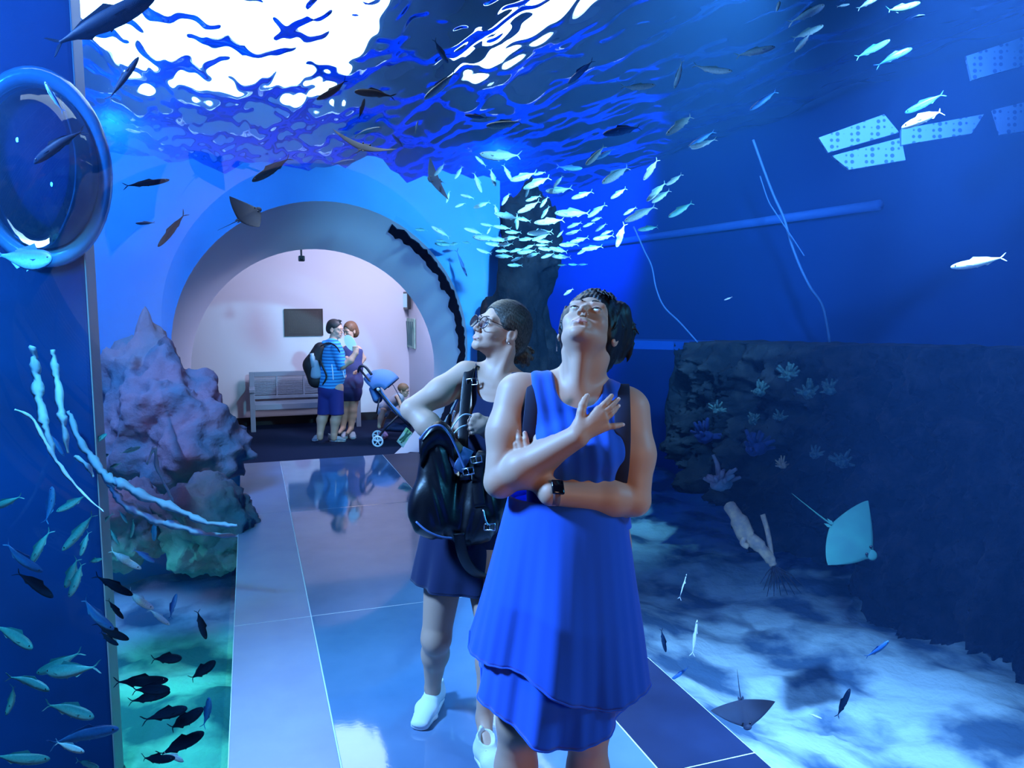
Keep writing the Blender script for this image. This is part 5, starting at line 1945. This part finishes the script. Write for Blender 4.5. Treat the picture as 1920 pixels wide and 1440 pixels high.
def bench():
    y = RY - 0.42
    a, b = PY(470, 790, y).x, PY(672, 790, y).x
    o = empty('bench', ((a + b) / 2, y, FL), 0, 'grey slatted bench with a high back against the white wall', 'bench')
    inv = Matrix.Translation(-o.location)
    def part(nm, bm, m=M_BENCH, par=None):
        q = obj(nm, bm, m, par or o)
        if par is None:
            q.matrix_parent_inverse = inv
        return q
    sz, bt = FL + 0.40, FL + 0.84
    for x in (a, b - 0.06):
        bm = BM()
        box(bm, x, x + 0.07, y - 0.24, y - 0.17, FL, FL + 0.60, 0.006)
        part('leg', bm)
        bm = BM()
        box(bm, x, x + 0.07, y + 0.19, y + 0.26, FL, bt, 0.006)
        part('leg', bm)
        bm = BM()
        box(bm, x - 0.005, x + 0.075, y - 0.26, y + 0.20, FL + 0.58, FL + 0.625, 0.006)
        part('armrest', bm)
    bm = BM()
    for k in range(5):
        box(bm, a + 0.07, b - 0.06, y - 0.22 + k * 0.085, y - 0.145 + k * 0.085, sz - 0.03, sz, 0.004)
    box(bm, a + 0.07, b - 0.06, y - 0.235, y - 0.22, sz - 0.08, sz, 0.004)
    part('seat', bm)
    bm = BM()
    box(bm, a + 0.07, b - 0.06, y + 0.20, y + 0.25, bt - 0.07, bt, 0.005)
    box(bm, a + 0.07, b - 0.06, y + 0.20, y + 0.25, sz + 0.03, sz + 0.08, 0.005)
    for k in range(13):
        z = sz + 0.095 + k * 0.0225
        box(bm, a + 0.07, b - 0.06, y + 0.215, y + 0.235, z, z + 0.014)
    for f_ in (0.25, 0.5, 0.75):
        x = a + (b - a) * f_
        box(bm, x - 0.012, x + 0.012, y + 0.205, y + 0.245, sz + 0.05, bt - 0.03)
    part('backrest', bm)


bench()


def on_wall(name, m, c4, y, th, label, cat, fr=None, frw=0.02):
    ps = [PY(px, py, y) for px, py in c4]
    x0, x1 = min(p.x for p in ps), max(p.x for p in ps)
    z0, z1 = min(p.z for p in ps), max(p.z for p in ps)
    o = empty(name, ((x0 + x1) / 2, y, (z0 + z1) / 2), 0, label, cat)
    inv = Matrix.Translation(-o.location)
    bm = BM()
    box(bm, x0, x1, y - th, y, z0, z1, 0.003)
    obj('board', bm, m, o).matrix_parent_inverse = inv
    if fr:
        bm = BM()
        for q in ((x0 - frw, x1 + frw, z0 - frw, z0), (x0 - frw, x1 + frw, z1, z1 + frw), (x0 - frw, x0, z0, z1), (x1, x1 + frw, z0, z1)):
            box(bm, q[0], q[1], y - th - 0.01, y, q[2], q[3], 0.002)
        obj('frame', bm, fr, o).matrix_parent_inverse = inv
    return o, (x0, x1, z0, z1)


M_PLQ = mat('dark_bronze_plaque', (0.045, 0.030, 0.030), 0.45, metal=0.3)
M_PLT = mat('bronze_relief', (0.09, 0.062, 0.055), 0.5, metal=0.3)
pq, (x0, x1, z0, z1) = on_wall('plaque', M_PLQ, [(534, 580), (605, 628)], RY - 0.005, 0.025, 'dark bronze plaque of fine lettering on the white wall above the bench', 'plaque', M_PLT, 0.008)
rs = random.Random(2)
bm = BM()
yy = RY - 0.031
for k in range(15):                                        # rows of illegible raised lettering
    z = z1 - 0.035 - k * (z1 - z0 - 0.06) / 15
    x = x0 + 0.05
    while x < x1 - 0.06:
        w_ = rs.uniform(0.008, 0.030)
        box(bm, x, min(x + w_, x1 - 0.05), yy - 0.002, yy + 0.002, z - 0.007, z)
        x += w_ + 0.008
obj('lettering', bm, M_PLT, pq).matrix_parent_inverse = Matrix.Translation(-pq.location)

# side wall: screen and picture (they hang on the wall X = 2.45)
SX = 2.44
M_BLK = mat('black_plastic', (0.006, 0.006, 0.01), 0.35)
tv = empty('television', PX(760, 566, SX), 0, 'small screen with a blue picture high on the right wall of the room', 'television')
inv = Matrix.Translation(-tv.location)
a, b = PX(748, 565, SX), PX(773, 565, SX)
ya, yb = sorted((a.y, b.y))
ya = max(ya, yb - 1.1)
zt, zb = PX(752, 548, SX).z, PX(752, 579, SX).z
bm = BM()
box(bm, SX - 0.07, SX - 0.02, ya, yb, zb, zt, 0.004)
obj('case', bm, M_BLK, tv).matrix_parent_inverse = inv
M_SCR = mat('screen_picture', (0.02, 0.05, 0.1), 0.2, emit=(0.25, 0.55, 0.9), estr=0.7)
bm = BM()
box(bm, SX - 0.074, SX - 0.069, ya + 0.03, yb - 0.03, zb + 0.03, zt - 0.03)
obj('screen', bm, M_SCR, tv).matrix_parent_inverse = inv
bm = BM()
box(bm, SX - 0.03, SX, (ya + yb) / 2 - 0.06, (ya + yb) / 2 + 0.06, zb - 0.05, zt - 0.1)
obj('bracket', bm, M_BLK, tv).matrix_parent_inverse = inv
M_PIC = mat('faded_green_picture', (0.14, 0.34, 0.26), 0.7, var=(5, (0.40, 0.58, 0.48), 0.35, 0.6))
pc = empty('picture', PX(771, 625, SX), 0, 'tall narrow greenish picture on the right wall below the screen', 'picture')
a, b = PX(763, 625, SX), PX(779, 625, SX)
ya, yb = sorted((a.y, b.y))
zt, zb = PX(771, 597, SX).z, PX(771, 652, SX).z
bm = BM()
box(bm, SX - 0.02, SX, ya, yb, zb, zt, 0.003)
o = obj('print', bm, M_PIC, pc)
o.matrix_parent_inverse = Matrix.Translation(-pc.location)
bm = BM()
for k in range(4):
    t_ = ya + (yb - ya) * (0.25 + 0.17 * k)
    tube(bm, [Vector((SX - 0.022, t_ + 0.04 * (k - 1.5), zt - 0.05)), Vector((SX - 0.022, t_, (zt + zb) / 2)), Vector((SX - 0.022, t_ - 0.02 * (k - 1.5), zb + 0.04))], 0.012, 6)
obj('reed_pattern', bm, mat('dark_reed_print', (0.05, 0.12, 0.14), 0.7), o)

# small camera hanging from the top of the opening
cc = empty('security_camera', PY(565, 478, YE + 0.90), 0, 'small black security camera hanging from the top of the round opening', 'camera')
p = cc.location
bm = BM()
tube(bm, [(0, 0, 0.06), (0, 0, -0.01)], 0.012, 10)
obj('mount', bm, M_BLK, cc)
bm = BM()
box(bm, -0.035, 0.035, -0.06, 0.04, -0.075, -0.01, 0.012)
cb = obj('housing', bm, M_BLK, cc)
bm = BM()
lathe(bm, [(0.0, 0.012), (0.014, 0.010), (0.020, 0.0), (0.020, -0.01)], 16, Matrix.Translation((0, -0.062, -0.045)) @ Matrix.Rotation(PI / 2, 4, 'X'))
obj('lens', bm, M_FEYE, cb, True)

# info panels on the low rails at both sides of the tunnel's end
M_PAGE = mat('pale_info_sheet', (0.62, 0.70, 0.66), 0.6, var=(9, (0.35, 0.60, 0.30), 0.5, 0.62))
M_RAIL = mat('navy_rail', (0.01, 0.02, 0.08), 0.4)


def info(c4, d0, d1, label, prints):
    ps = [P(x, y, d) for (x, y), d in zip(c4, (d0, d0, d1, d1))]
    c = sum(ps, Vector()) / 4
    n = (ps[1] - ps[0]).cross(ps[2] - ps[0]).normalized()
    if n.dot(CAM - c) < 0:
        n = -n
    o = empty('info_panel', c, 0, label, 'sign')
    bk = [p - c - n * 0.015 for p in ps]
    fr = [p - c for p in ps]
    sh = obj('sheet', pydata(fr + bk, [(0, 1, 2, 3), (7, 6, 5, 4), (0, 4, 5, 1), (1, 5, 6, 2), (2, 6, 7, 3), (3, 7, 4, 0)]), M_PAGE, o)
    bm = BM()
    lerp2 = lambda u_, v_: (fr[0].lerp(fr[1], u_)).lerp(fr[3].lerp(fr[2], u_), v_) + n * 0.004
    for pts in prints:
        tube(bm, [lerp2(*q) for q in pts], 0.010, 6)
    obj('plant_print', bm, mat('dark_green_print', (0.03, 0.14, 0.10), 0.6), sh)
    return o


info([(745, 826), (757, 838), (773, 812), (762, 801)], 8.0, 8.25, 'pale tilted panel with green plants at the right end of the walkway',
     [[(0.2, .1), (0.4, .5), (0.35, .9)], [(0.6, .2), (0.6, .5), (0.8, .9)], [(0.5, .05), (0.5, .4), (0.55, .7)]])
info([(411, 810), (432, 838), (442, 842), (417, 807)], 8.05, 8.15, 'narrow bright panel low at the left end of the walkway', [[(0.2, .5), (0.8, .5)]])
rl = empty('rail', P(760, 880, 7.4), 0, 'dark sloping rail box beside the right border, under the tilted panel', 'rail')
inv = Matrix.Translation(-rl.location)
bm = BM()
loft(bm, [[Vector((1.765 + q[0], y, q[1])) for q in ((0, 0.0), (0.0, 0.16), (0.10, 0.22), (0.20, 0.22), (0.20, 0.0))] for y in (5.3, 8.40)])
obj('box', bm, M_RAIL, rl).matrix_parent_inverse = inv
bm = BM()
tube(bm, [(1.77, 5.3, 0.165), (1.77, 8.4, 0.165)], 0.008, 8)
obj('edge_strip', bm, M_TRIM, rl).matrix_parent_inverse = inv


# ---- people in the room
def man():
    W = Frame(10.25)
    r, t, u = W.r, W.t, W.u
    S = Solid(0.0075)
    T = []
    bx = W.dir(0.5, 0.87, 0)
    def tc(a, b, ra, rb, k=0.05):
        T.append(len(S.ops))
        S.econe(a, b, ra, rb, bx, k)
    tc(W(620, 728), W(622, 700), (0.165, 0.150), (0.175, 0.158))
    tc(W(622, 700), W(624, 665), (0.175, 0.158), (0.185, 0.130))
    tc(W(624, 665), W(622, 648), (0.185, 0.130), (0.150, 0.09))
    S.cone(W(622, 650), W(627, 630), 0.062, 0.058, 0.03)
    shn, shf = W(632, 655, 0.17), W(613, 652, -0.17)
    A = []
    A.append(len(S.ops)); S.cone(shn, W(642, 686, 0.20), 0.066, 0.050, 0.03)
    S.cone(W(642, 686, 0.20), W(657, 676, 0.19), 0.046, 0.044, 0.012)
    S.cone(W(657, 676, 0.19), W(667, 662, 0.16), 0.044, 0.032, 0.02)
    hn = W(669, 655, 0.15)
    S.cone(W(667, 662, 0.16), hn, 0.032, 0.030, 0.02)
    for i in range(4):
        b = hn + u * (0.035 - 0.018 * i) + r * 0.01
        finger(S, b, b - r * 0.055 + t * 0.02, r * 0.02, 0.011, 0.009, 0.004)
    finger(S, hn - r * 0.02, hn - r * 0.05 + u * 0.03 - t * 0.02, -t * 0.01, 0.012, 0.01, 0.006)
    S.cone(shf, W(632, 690, -0.20), 0.062, 0.048, 0.03)
    S.cone(W(632, 690, -0.20), W(650, 672, -0.10), 0.046, 0.034, 0.02)
    L_ = []
    for hip, kn, an in ((W(612, 728, 0.02), W(607, 775, 0.02), W(600, 815, 0.05)), (W(630, 728, 0.05), W(632, 778, 0.05), W(626, 816, 0.05))):
        L_.append(len(S.ops)); S.cone(hip, kn, 0.100, 0.068, 0.03)
        cf = kn + (an - kn) * 0.3 - r * 0.01
        S.cone(kn, cf, 0.064, 0.066, 0.03)
        S.cone(cf, an, 0.066, 0.040, 0.03)
        S.cone(an, an - u * 0.04, 0.04, 0.04, 0.02)
    B = basis(W.dir(0.93, 0.25, -0.12), (0, 0, 1))
    hc = W(629, 617)
    L = head(S, hc, B, 1.06, 1.1)
    p = obj('person', S.mesh('person'), M_SKIN)
    tag(p, 'man in a striped blue shirt with a black backpack, holding a white fan', 'person')
    face_parts(p, L, B, 1.06)
    Hs = Solid(0.007)
    Hs.ell(L(0, -0.022, 0.040), (0.084, 0.106, 0.092), B, 0.01)
    Hs.ell(L(0, -0.070, -0.010), (0.074, 0.055, 0.065), B, 0.03)
    Hs.cone(L(0, 0.04, 0.108), L(0.01, 0.075, 0.112), 0.02, 0.010, 0.02)
    Hs.ell(L(0, 0.090, -0.012), (0.066, 0.066, 0.086), B, 0.012, '-')
    for q in (-1, 1):
        Hs.ell(L(q * 0.085, 0.010, -0.040), (0.040, 0.055, 0.05), B, 0.008, '-')
    obj('hair', Hs.mesh(), hair_mat('short_dark_brown_hair', (0.02, 0.016, 0.016), (0.06, 0.05, 0.05)), p)
    # shirt
    m, nt, out = new_mat('striped_blue_shirt')
    b = nt.nodes.new('ShaderNodeBsdfPrincipled')
    b.inputs['Roughness'].default_value = 0.85
    tcn = nt.nodes.new('ShaderNodeTexCoord')
    sp = nt.nodes.new('ShaderNodeSeparateXYZ')
    ma = nt.nodes.new('ShaderNodeMath'); ma.operation = 'MULTIPLY'; ma.inputs[1].default_value = 150
    si = nt.nodes.new('ShaderNodeMath'); si.operation = 'SINE'
    gt = nt.nodes.new('ShaderNodeMath'); gt.operation = 'GREATER_THAN'; gt.inputs[1].default_value = 0.15
    mx = nt.nodes.new('ShaderNodeMix'); mx.data_type = 'RGBA'
    mx.inputs[6].default_value = (0.05, 0.36, 0.72, 1)
    mx.inputs[7].default_value = (0.015, 0.14, 0.42, 1)
    nt.links.new(tcn.outputs['Object'], sp.inputs[0]); nt.links.new(sp.outputs['Z'], ma.inputs[0]); nt.links.new(ma.outputs[0], si.inputs[0])
    nt.links.new(si.outputs[0], gt.inputs[0]); nt.links.new(gt.outputs[0], mx.inputs[0]); nt.links.new(mx.outputs[2], b.inputs['Base Color']); nt.links.new(b.outputs[0], out.inputs[0])
    Bs = S.grown(0.012, 0.008, set(T) | set(A))
    Bs.cone(shf, W(626, 675, -0.21), 0.076, 0.064, 0.03)
    Bs.half(W(642, 683, 0.2), W.dir(0.25, 0, -1), 0, '-', (W(600, 640, -0.1) - 0.2, W(660, 700, 0.3) + 0.2)) if False else None
    Bs.ell(W(649, 692, 0.21), (0.075, 0.12, 0.050), None, 0.006, '-')
    Bs.ell(W(629, 630), (0.075, 0.075, 0.07), None, 0.006, '-')
    Bs.half(W(622, 731), -u, 0, '-')
    Bs.cone(W(608, 643, 0.05), W(634, 645, 0.06), 0.035, 0.030, 0.03)
    obj('shirt', Bs.mesh(), m, p)
    Sh = Solid(0.008)
    Sh.econe(W(620, 731), W(622, 716), (0.178, 0.166), (0.172, 0.160), bx, 0.03)
    for hip, kn in ((W(612, 735, 0.02), W(608, 777, 0.02)), (W(629, 735, 0.05), W(632, 781, 0.05))):
        Sh.cone(hip, kn, 0.106, 0.092, 0.015)
        Sh.half(kn, -u, 0, '-', (kn - 0.12, kn + 0.12))
    Sh.half(W(610, 776), -u, 0, '-')
    obj('shorts', Sh.mesh(), mat('navy_shorts', (0.010, 0.018, 0.16), 0.85), p)
    gm, gs = mat('grey_sneaker', (0.20, 0.30, 0.38), 0.8), mat('pale_sneaker_sole', (0.55, 0.6, 0.68), 0.7)
    f0 = np.array(PZ(603, 822, FL)); f1 = np.array(PZ(586, 829, FL))
    shoe(p, f0, f0 + (f1 - f0) / np.linalg.norm(f1 - f0) * 0.27, (0, 0, 1), 0.007, 0.085, gm, gs)
    f0 = np.array(PZ(616, 827, FL)); f1 = np.array(PZ(654, 829, FL))
    shoe(p, f0, f0 + (f1 - f0) / np.linalg.norm(f1 - f0) * 0.28, (0, 0, 1), 0.007, 0.085, gm, gs)
    # backpack
    bp = empty('backpack', W(590, 690), 0, 'black backpack with a grey side pocket on the back of the man', 'backpack')
    inv = Matrix.Translation(-bp.location)
    K = Solid(0.008)
    K.cone(W(601, 655, 0.03), W(588, 685, 0.03), 0.095, 0.135, 0.03)
    K.cone(W(588, 685, 0.03), W(593, 712, 0.03), 0.135, 0.11, 0.03)
    mB = mat('black_nylon', (0.008, 0.008, 0.012), 0.7)
    obj('body', K.mesh(), mB, bp).matrix_parent_inverse = inv
    K = Solid(0.008)
    K.econe(W(593, 704, 0.13), W(590, 680, 0.14), (0.075, 0.05), (0.05, 0.04), r, 0.02)
    obj('side_pocket', K.mesh(), mat('grey_mesh_pocket', (0.22, 0.30, 0.40), 0.8), bp).matrix_parent_inverse = inv
    bm = BM()
    lathe(bm, [(0.0, 0.0), (0.034, 0.0), (0.034, 0.13), (0.026, 0.15), (0.026, 0.18), (0.0, 0.18)], 14, Matrix.Translation(W(588, 688, 0.15)) @ Matrix.Rotation(-0.1, 4, 'Y'))
    obj('bottle', bm, mat('pale_bottle', (0.35, 0.45, 0.55), 0.4), bp, True).matrix_parent_inverse = inv
    for pts in (((602, 648, 0.15), (618, 643, 0.19), (634, 655, 0.245), (640, 680, 0.10)), ((605, 720, 0.14), (612, 706, 0.20), (606, 690, 0.21), (600, 676, 0.17))):
        bm = BM()
        ribbon(bm, smooth_path([W(*q) for q in pts], 5), 0.05, 0.012, bx)
        obj('strap', bm, mB, bp, True).matrix_parent_inverse = inv
    for pts in (((622, 683, 0.20), (624, 697, 0.20), (625, 712, 0.19)), ((643, 695, 0.10), (646, 708, 0.10))):
        bm = BM()
        ribbon(bm, [W(*q) for q in pts], 0.014, 0.006, r)
        obj('waist_cord', bm, mat('white_cord', (0.7, 0.75, 0.85), 0.6), bp).matrix_parent_inverse = inv
    # fan
    bm = BM()
    c = W(657, 643, 0.16)
    rings = []
    for q in (-0.004, 0.004):
        rings.append([Vector(c + (r * (0.066 * math.cos(a) * 0.87 + 0.115 * math.sin(a) * -0.5) + u * (0.115 * math.sin(a) * 0.87 + 0.066 * math.cos(a) * 0.5)) * 1.0 + t * q) for a in np.linspace(0, 2 * PI, 28, endpoint=False)])
    loft(bm, rings)
    fo = empty('hand_fan', c, 0, 'white oval fan the man lifts in front of his face', 'fan')
    obj('blade', bm, mat('white_card', (0.80, 0.84, 0.95), 0.7), fo).matrix_parent_inverse = Matrix.Translation(-Vector(c))
    bm = BM()
    tube(bm, [W(663, 652, 0.16), W(670, 662, 0.155)], 0.010, 8)
    obj('handle', bm, mat('white_card_handle', (0.7, 0.74, 0.85), 0.7), fo).matrix_parent_inverse = Matrix.Translation(-Vector(c))


man()


def second_woman():
    W = Frame(10.75)
    r, t, u = W.r, W.t, W.u
    S = Solid(0.0075)
    T = []
    def tc(a, b, ra, rb):
        T.append(len(S.ops))
        S.econe(a, b, ra, rb, r, 0.05)
    tc(W(656, 735), W(657, 715), (0.150, 0.12), (0.155, 0.12))
    tc(W(657, 715), W(659, 690), (0.155, 0.12), (0.135, 0.105))
    tc(W(659, 690), W(659, 660), (0.135, 0.105), (0.145, 0.095))
    S.cone(W(648, 656), W(670, 656), 0.052, 0.052, 0.04)
    S.cone(W(658, 652), W(656, 632), 0.05, 0.048, 0.03)
    S.cone(W(671, 657), W(681, 672, -0.05), 0.046, 0.040, 0.03)
    S.cone(W(681, 672, -0.05), W(671, 690, 0.05), 0.040, 0.028, 0.015)
    S.cone(W(671, 690, 0.05), W(667, 697, 0.09), 0.028, 0.026, 0.02)
    for i in range(4):
        b = W(667, 697 + i * 1.5, 0.10)
        finger(S, b, b - r * 0.06, t * 0.01, 0.010, 0.008, 0.004)
    S.cone(W(646, 657), W(640, 685, 0.05), 0.046, 0.038, 0.03)
    S.cone(W(640, 685, 0.05), W(646, 706, 0.12), 0.038, 0.028, 0.02)
    for hip, kn, an in ((W(648, 735), W(646, 770), W(643, 802)), (W(664, 735), W(661, 770), W(658, 803))):
        S.cone(hip, kn, 0.09, 0.058, 0.03)
        S.cone(kn, kn + (an - kn) * 0.3 - t * 0.015, 0.056, 0.058, 0.03)
        S.cone(kn + (an - kn) * 0.3 - t * 0.015, an, 0.058, 0.036, 0.03)
        S.cone(an, an + t * 0.15 - u * 0.045 - r * 0.02, 0.034, 0.022, 0.02)
    B = basis(W.dir(-0.55, 0.8, -0.2), (0, 0, 1))
    hc = W(656, 620)
    L = head(S, hc, B, 1.0)
    p = obj('person', S.mesh('person'), M_SKIN)
    tag(p, 'woman in a purple tank top, hand on hip, behind the man with the backpack', 'person')
    face_parts(p, L, B)
    Hs = Solid(0.007)
    Hs.ell(L(0, -0.022, 0.040), (0.086, 0.106, 0.094), B, 0.01)
    Hs.ell(L(0, -0.080, -0.030), (0.078, 0.055, 0.09), B, 0.03)
    Hs.ell(L(0, 0.090, -0.012), (0.062, 0.066, 0.086), B, 0.012, '-')
    obj('hair', Hs.mesh(), hair_mat('auburn_hair', (0.10, 0.04, 0.02), (0.25, 0.11, 0.06)), p)
    Bs = S.grown(0.010, 0.008, set(T))
    Bs.ell(W(658, 640), (0.085, 0.12, 0.10), None, 0.01, '-')
    obj('tank_top', Bs.mesh(), mat('dusky_purple_cotton', (0.05, 0.05, 0.16), 0.85), p)
    Sh = Solid(0.008)
    Sh.econe(W(656, 735), W(657, 716), (0.165, 0.135), (0.162, 0.132), r, 0.03)
    for hip, kn in ((W(649, 735), W(648, 750)), (W(664, 735), W(663, 750))):
        Sh.cone(hip, kn, 0.105, 0.090, 0.03)
    Sh.half(W(656, 751), -u, 0, '-')
    obj('shorts', Sh.mesh(), mat('dark_blue_shorts', (0.010, 0.016, 0.10), 0.85), p)
    gm = mat('pale_sandal', (0.45, 0.42, 0.48), 0.8)
    for an in (W(643, 802), W(658, 803)):
        f0 = np.array(an) - t * 0.07
        f0[2] = FL
        shoe(p, f0, f0 + t * 0.24 + r * (-0.05 if an is None else 0.06), (0, 0, 1), 0.008, 0.05, gm, gm)


second_woman()


def toddler():
    W = Frame(10.75)
    r, t, u = W.r, W.t, W.u
    S = Solid(0.006)
    T = len(S.ops); S.econe(W(722, 764), W(748, 746), (0.085, 0.075), (0.085, 0.065), t, 0.03)
    S.cone(W(748, 746), W(755, 739), 0.035, 0.033, 0.02)
    S.cone(W(744, 744, 0.08), W(752, 762, 0.09), 0.030, 0.024, 0.02)
    S.cone(W(752, 762, 0.09), W(762, 764, 0.08), 0.024, 0.018, 0.02)
    S.cone(W(762, 764, 0.08), W(766, 764, 0.08), 0.018, 0.015, 0.01)
    S.cone(W(744, 744, -0.08), W(756, 760, -0.09), 0.030, 0.022, 0.02)
    for q, x in ((0.05, 0), (-0.05, 4)):
        S.cone(W(720 + x, 768, q), W(714 + x, 784, q), 0.055, 0.040, 0.02)
        S.cone(W(714 + x, 784, q), W(711 + x, 800, q), 0.040, 0.028, 0.02)
    B = basis(W.dir(0.85, 0.2, -0.25), (0, 0, 1))
    hc = W(757, 732)
    L = head(S, hc, B, 0.78, 1.0)
    p = obj('person', S.mesh('person'), M_SKIN)
    tag(p, 'toddler with pink shoes leaning over the far side of the pushchair', 'person')
    face_parts(p, L, B, 0.78)
    Hs = Solid(0.006)
    Hs.ell(L(0, -0.02, 0.038), np.array((0.084, 0.102, 0.088)) * .8, B, 0.01)
    Hs.ell(L(0, 0.090, -0.012), np.array((0.066, 0.066, 0.086)) * .8, B, 0.012, '-')
    obj('hair', Hs.mesh(), hair_mat('light_brown_hair', (0.16, 0.09, 0.05), (0.30, 0.18, 0.10)), p)
    Bs = S.grown(0.012, 0.007, {T})
    obj('shirt', Bs.mesh(), mat('pale_grey_shirt', (0.30, 0.34, 0.42), 0.85), p)
    Sh = Solid(0.007)
    Sh.econe(W(719, 772), W(724, 762), (0.095, 0.085), (0.092, 0.08), t, 0.03)
    obj('shorts', Sh.mesh(), mat('pale_blue_shorts', (0.25, 0.32, 0.45), 0.85), p)
    pk = mat('pink_shoe', (0.55, 0.33, 0.55), 0.7)
    for q, x in ((0.05, 0), (-0.05, 4)):
        f0 = W(709 + x, 806, q)
        f0[2] = FL
        shoe(p, f0, f0 + r * 0.13 + t * 0.05, (0, 0, 1), 0.006, 0.045, pk, pk, 0.03)


toddler()


def pushchair():
    W = Frame(10.3)
    r, t, u = W.r, W.t, W.u
    o = empty('pushchair', W(735, 824), 0, 'navy and blue folding pushchair with a tilted hood facing right', 'pushchair')
    inv = Matrix.Translation(-o.location)
    mF = mat('dark_pushchair_frame', (0.01, 0.012, 0.03), 0.4)
    mC = mat('blue_pushchair_fabric', (0.10, 0.22, 0.50), 0.8)
    mD = mat('navy_pushchair_lining', (0.01, 0.02, 0.08), 0.8)
    mW = mat('white_wheel', (0.75, 0.8, 0.9), 0.5)
    def part(nm, bm, m, sm=True, par=o):
        q = obj(nm, bm, m, par, sm)
        if par is o:
            q.matrix_parent_inverse = inv
        return q
    hw = 0.22
    bm = BM()
    tube(bm, smooth_path([W(697, 703, hw), W(685, 688, hw), W(676, 687, hw), W(672, 695, hw * .8), W(672, 697, 0), W(672, 695, -hw * .8), W(676, 687, -hw), W(685, 688, -hw), W(697, 703, -hw)], 5), 0.018, 8)
    part('handle', bm, mF)
    for s_ in (hw, -hw):
        bm = BM()
        tube(bm, [W(674, 692, s_), W(700, 722, s_), W(722, 748, s_), W(744, 775, s_), W(768, 800, s_)], 0.014, 8)
        tube(bm, [W(748, 778, s_), W(725, 800, s_), W(709, 821, s_)], 0.014, 8)
        part('side_frame', bm, mF)
    bm = BM()
    tube(bm, [W(712, 745, hw), W(709, 760, hw), W(706, 775, hw * .9)], 0.010, 8)
    part('brake_bar', bm, mF)
    # seat and reclined back
    bm = BM()
    rows = []
    for px, py, w_ in ((707, 722, .9), (718, 742, 1), (735, 764, 1), (752, 780, 1), (772, 784, .95), (786, 792, .9)):
        rows.append([Vector(W(px, py, hw * w_ * q) + u * dz) for q, dz in ((-1, 0.05), (-.8, 0.0), (0, -0.02), (.8, 0.0), (1, 0.05), (1, 0.0), (.8, -0.05), (-.8, -0.05), (-1, 0.0))])
    loft(bm, rows)
    part('seat', bm, mC)
    # hood: a quarter dome of ribs
    bm = BM()
    rows = []
    hub = np.array(W(716, 735, 0))
    for k in range(11):
        a = 2.45 - 1.75 * k / 10
        R_ = 0.295 if k < 9 else 0.285
        rows.append([Vector(hub + (r * math.cos(a) + u * math.sin(a)) * R_ * math.sin(max(0.12, b)) ** 0.55 * (1 + 0.012 * (k % 2)) + t * hw * 1.05 * math.cos(b)) for b in np.linspace(0.05, PI - 0.05, 15)])
    loft(bm, rows, closed=False)
    hd = part('hood', bm, mC)
    hd.modifiers.new('thickness', 'SOLIDIFY').thickness = 0.012
    bm = BM()
    tube(bm, rows[-1], 0.012, 8)
    tube(bm, rows[5], 0.008, 8)
    part('hood_rim', bm, mD)
    bm = BM()
    rows2 = []
    for px, py, w_ in ((712, 716, .85), (726, 712, .9), (738, 722, .95), (745, 735, .95), (752, 748, 0.95)):
        rows2.append([Vector(W(px, py, hw * w_ * q)) for q in (-1, -.5, 0, .5, 1)])
    loft(bm, rows2, closed=False)
    q = part('lining', bm, mD)
    q.modifiers.new('thickness', 'SOLIDIFY').thickness = 0.01
    bm = BM()
    K = Solid(0.008)
    K.econe(W(700, 730), W(708, 748), (0.05, 0.16), (0.06, 0.17), r, 0.03)
    part('rear_bag', K.mesh(), mC)
    K = Solid(0.008)
    K.econe(W(728, 800), W(762, 802), (0.06, 0.15), (0.06, 0.15), u, 0.03)
    part('basket', K.mesh(), mD)
    for px, py, s_ in ((708, 822, hw), (708, 822, -hw), (768, 821, hw * .7), (768, 821, -hw * .7)):
        M = Matrix.Translation(W(px, py, s_ + 0.03)) @ Matrix(np.stack([r, u, t], 1).tolist()).to_4x4()
        R_ = 0.064
        z = (M @ Vector((0, 0, 0))).z
        M = Matrix.Translation((0, 0, FL + R_ + 0.012 - z)) @ M
        bm = BM()
        tube(bm, [M @ Vector((R_ * math.cos(a), R_ * math.sin(a), 0)) for a in np.linspace(0, 2 * PI, 29)], 0.012, 8, cap=False)
        wl = part('wheel', bm, mW)
        bm = BM()
        for k in range(5):
            a = 2 * PI * k / 5 + 0.3
            tube(bm, [M @ Vector((0, 0, 0)), M @ Vector((R_ * math.cos(a), R_ * math.sin(a), 0))], 0.009, 6)
        tube(bm, [M @ Vector((0, 0, -0.014)), M @ Vector((0, 0, 0.014))], 0.016, 10)
        part('spokes', bm, mW, True, wl)
    bm = BM()
    tube(bm, [W(709, 730, hw + 0.012), W(709, 730, hw + 0.03)], 0.022, 12)
    part('hinge', bm, mW)


pushchair()
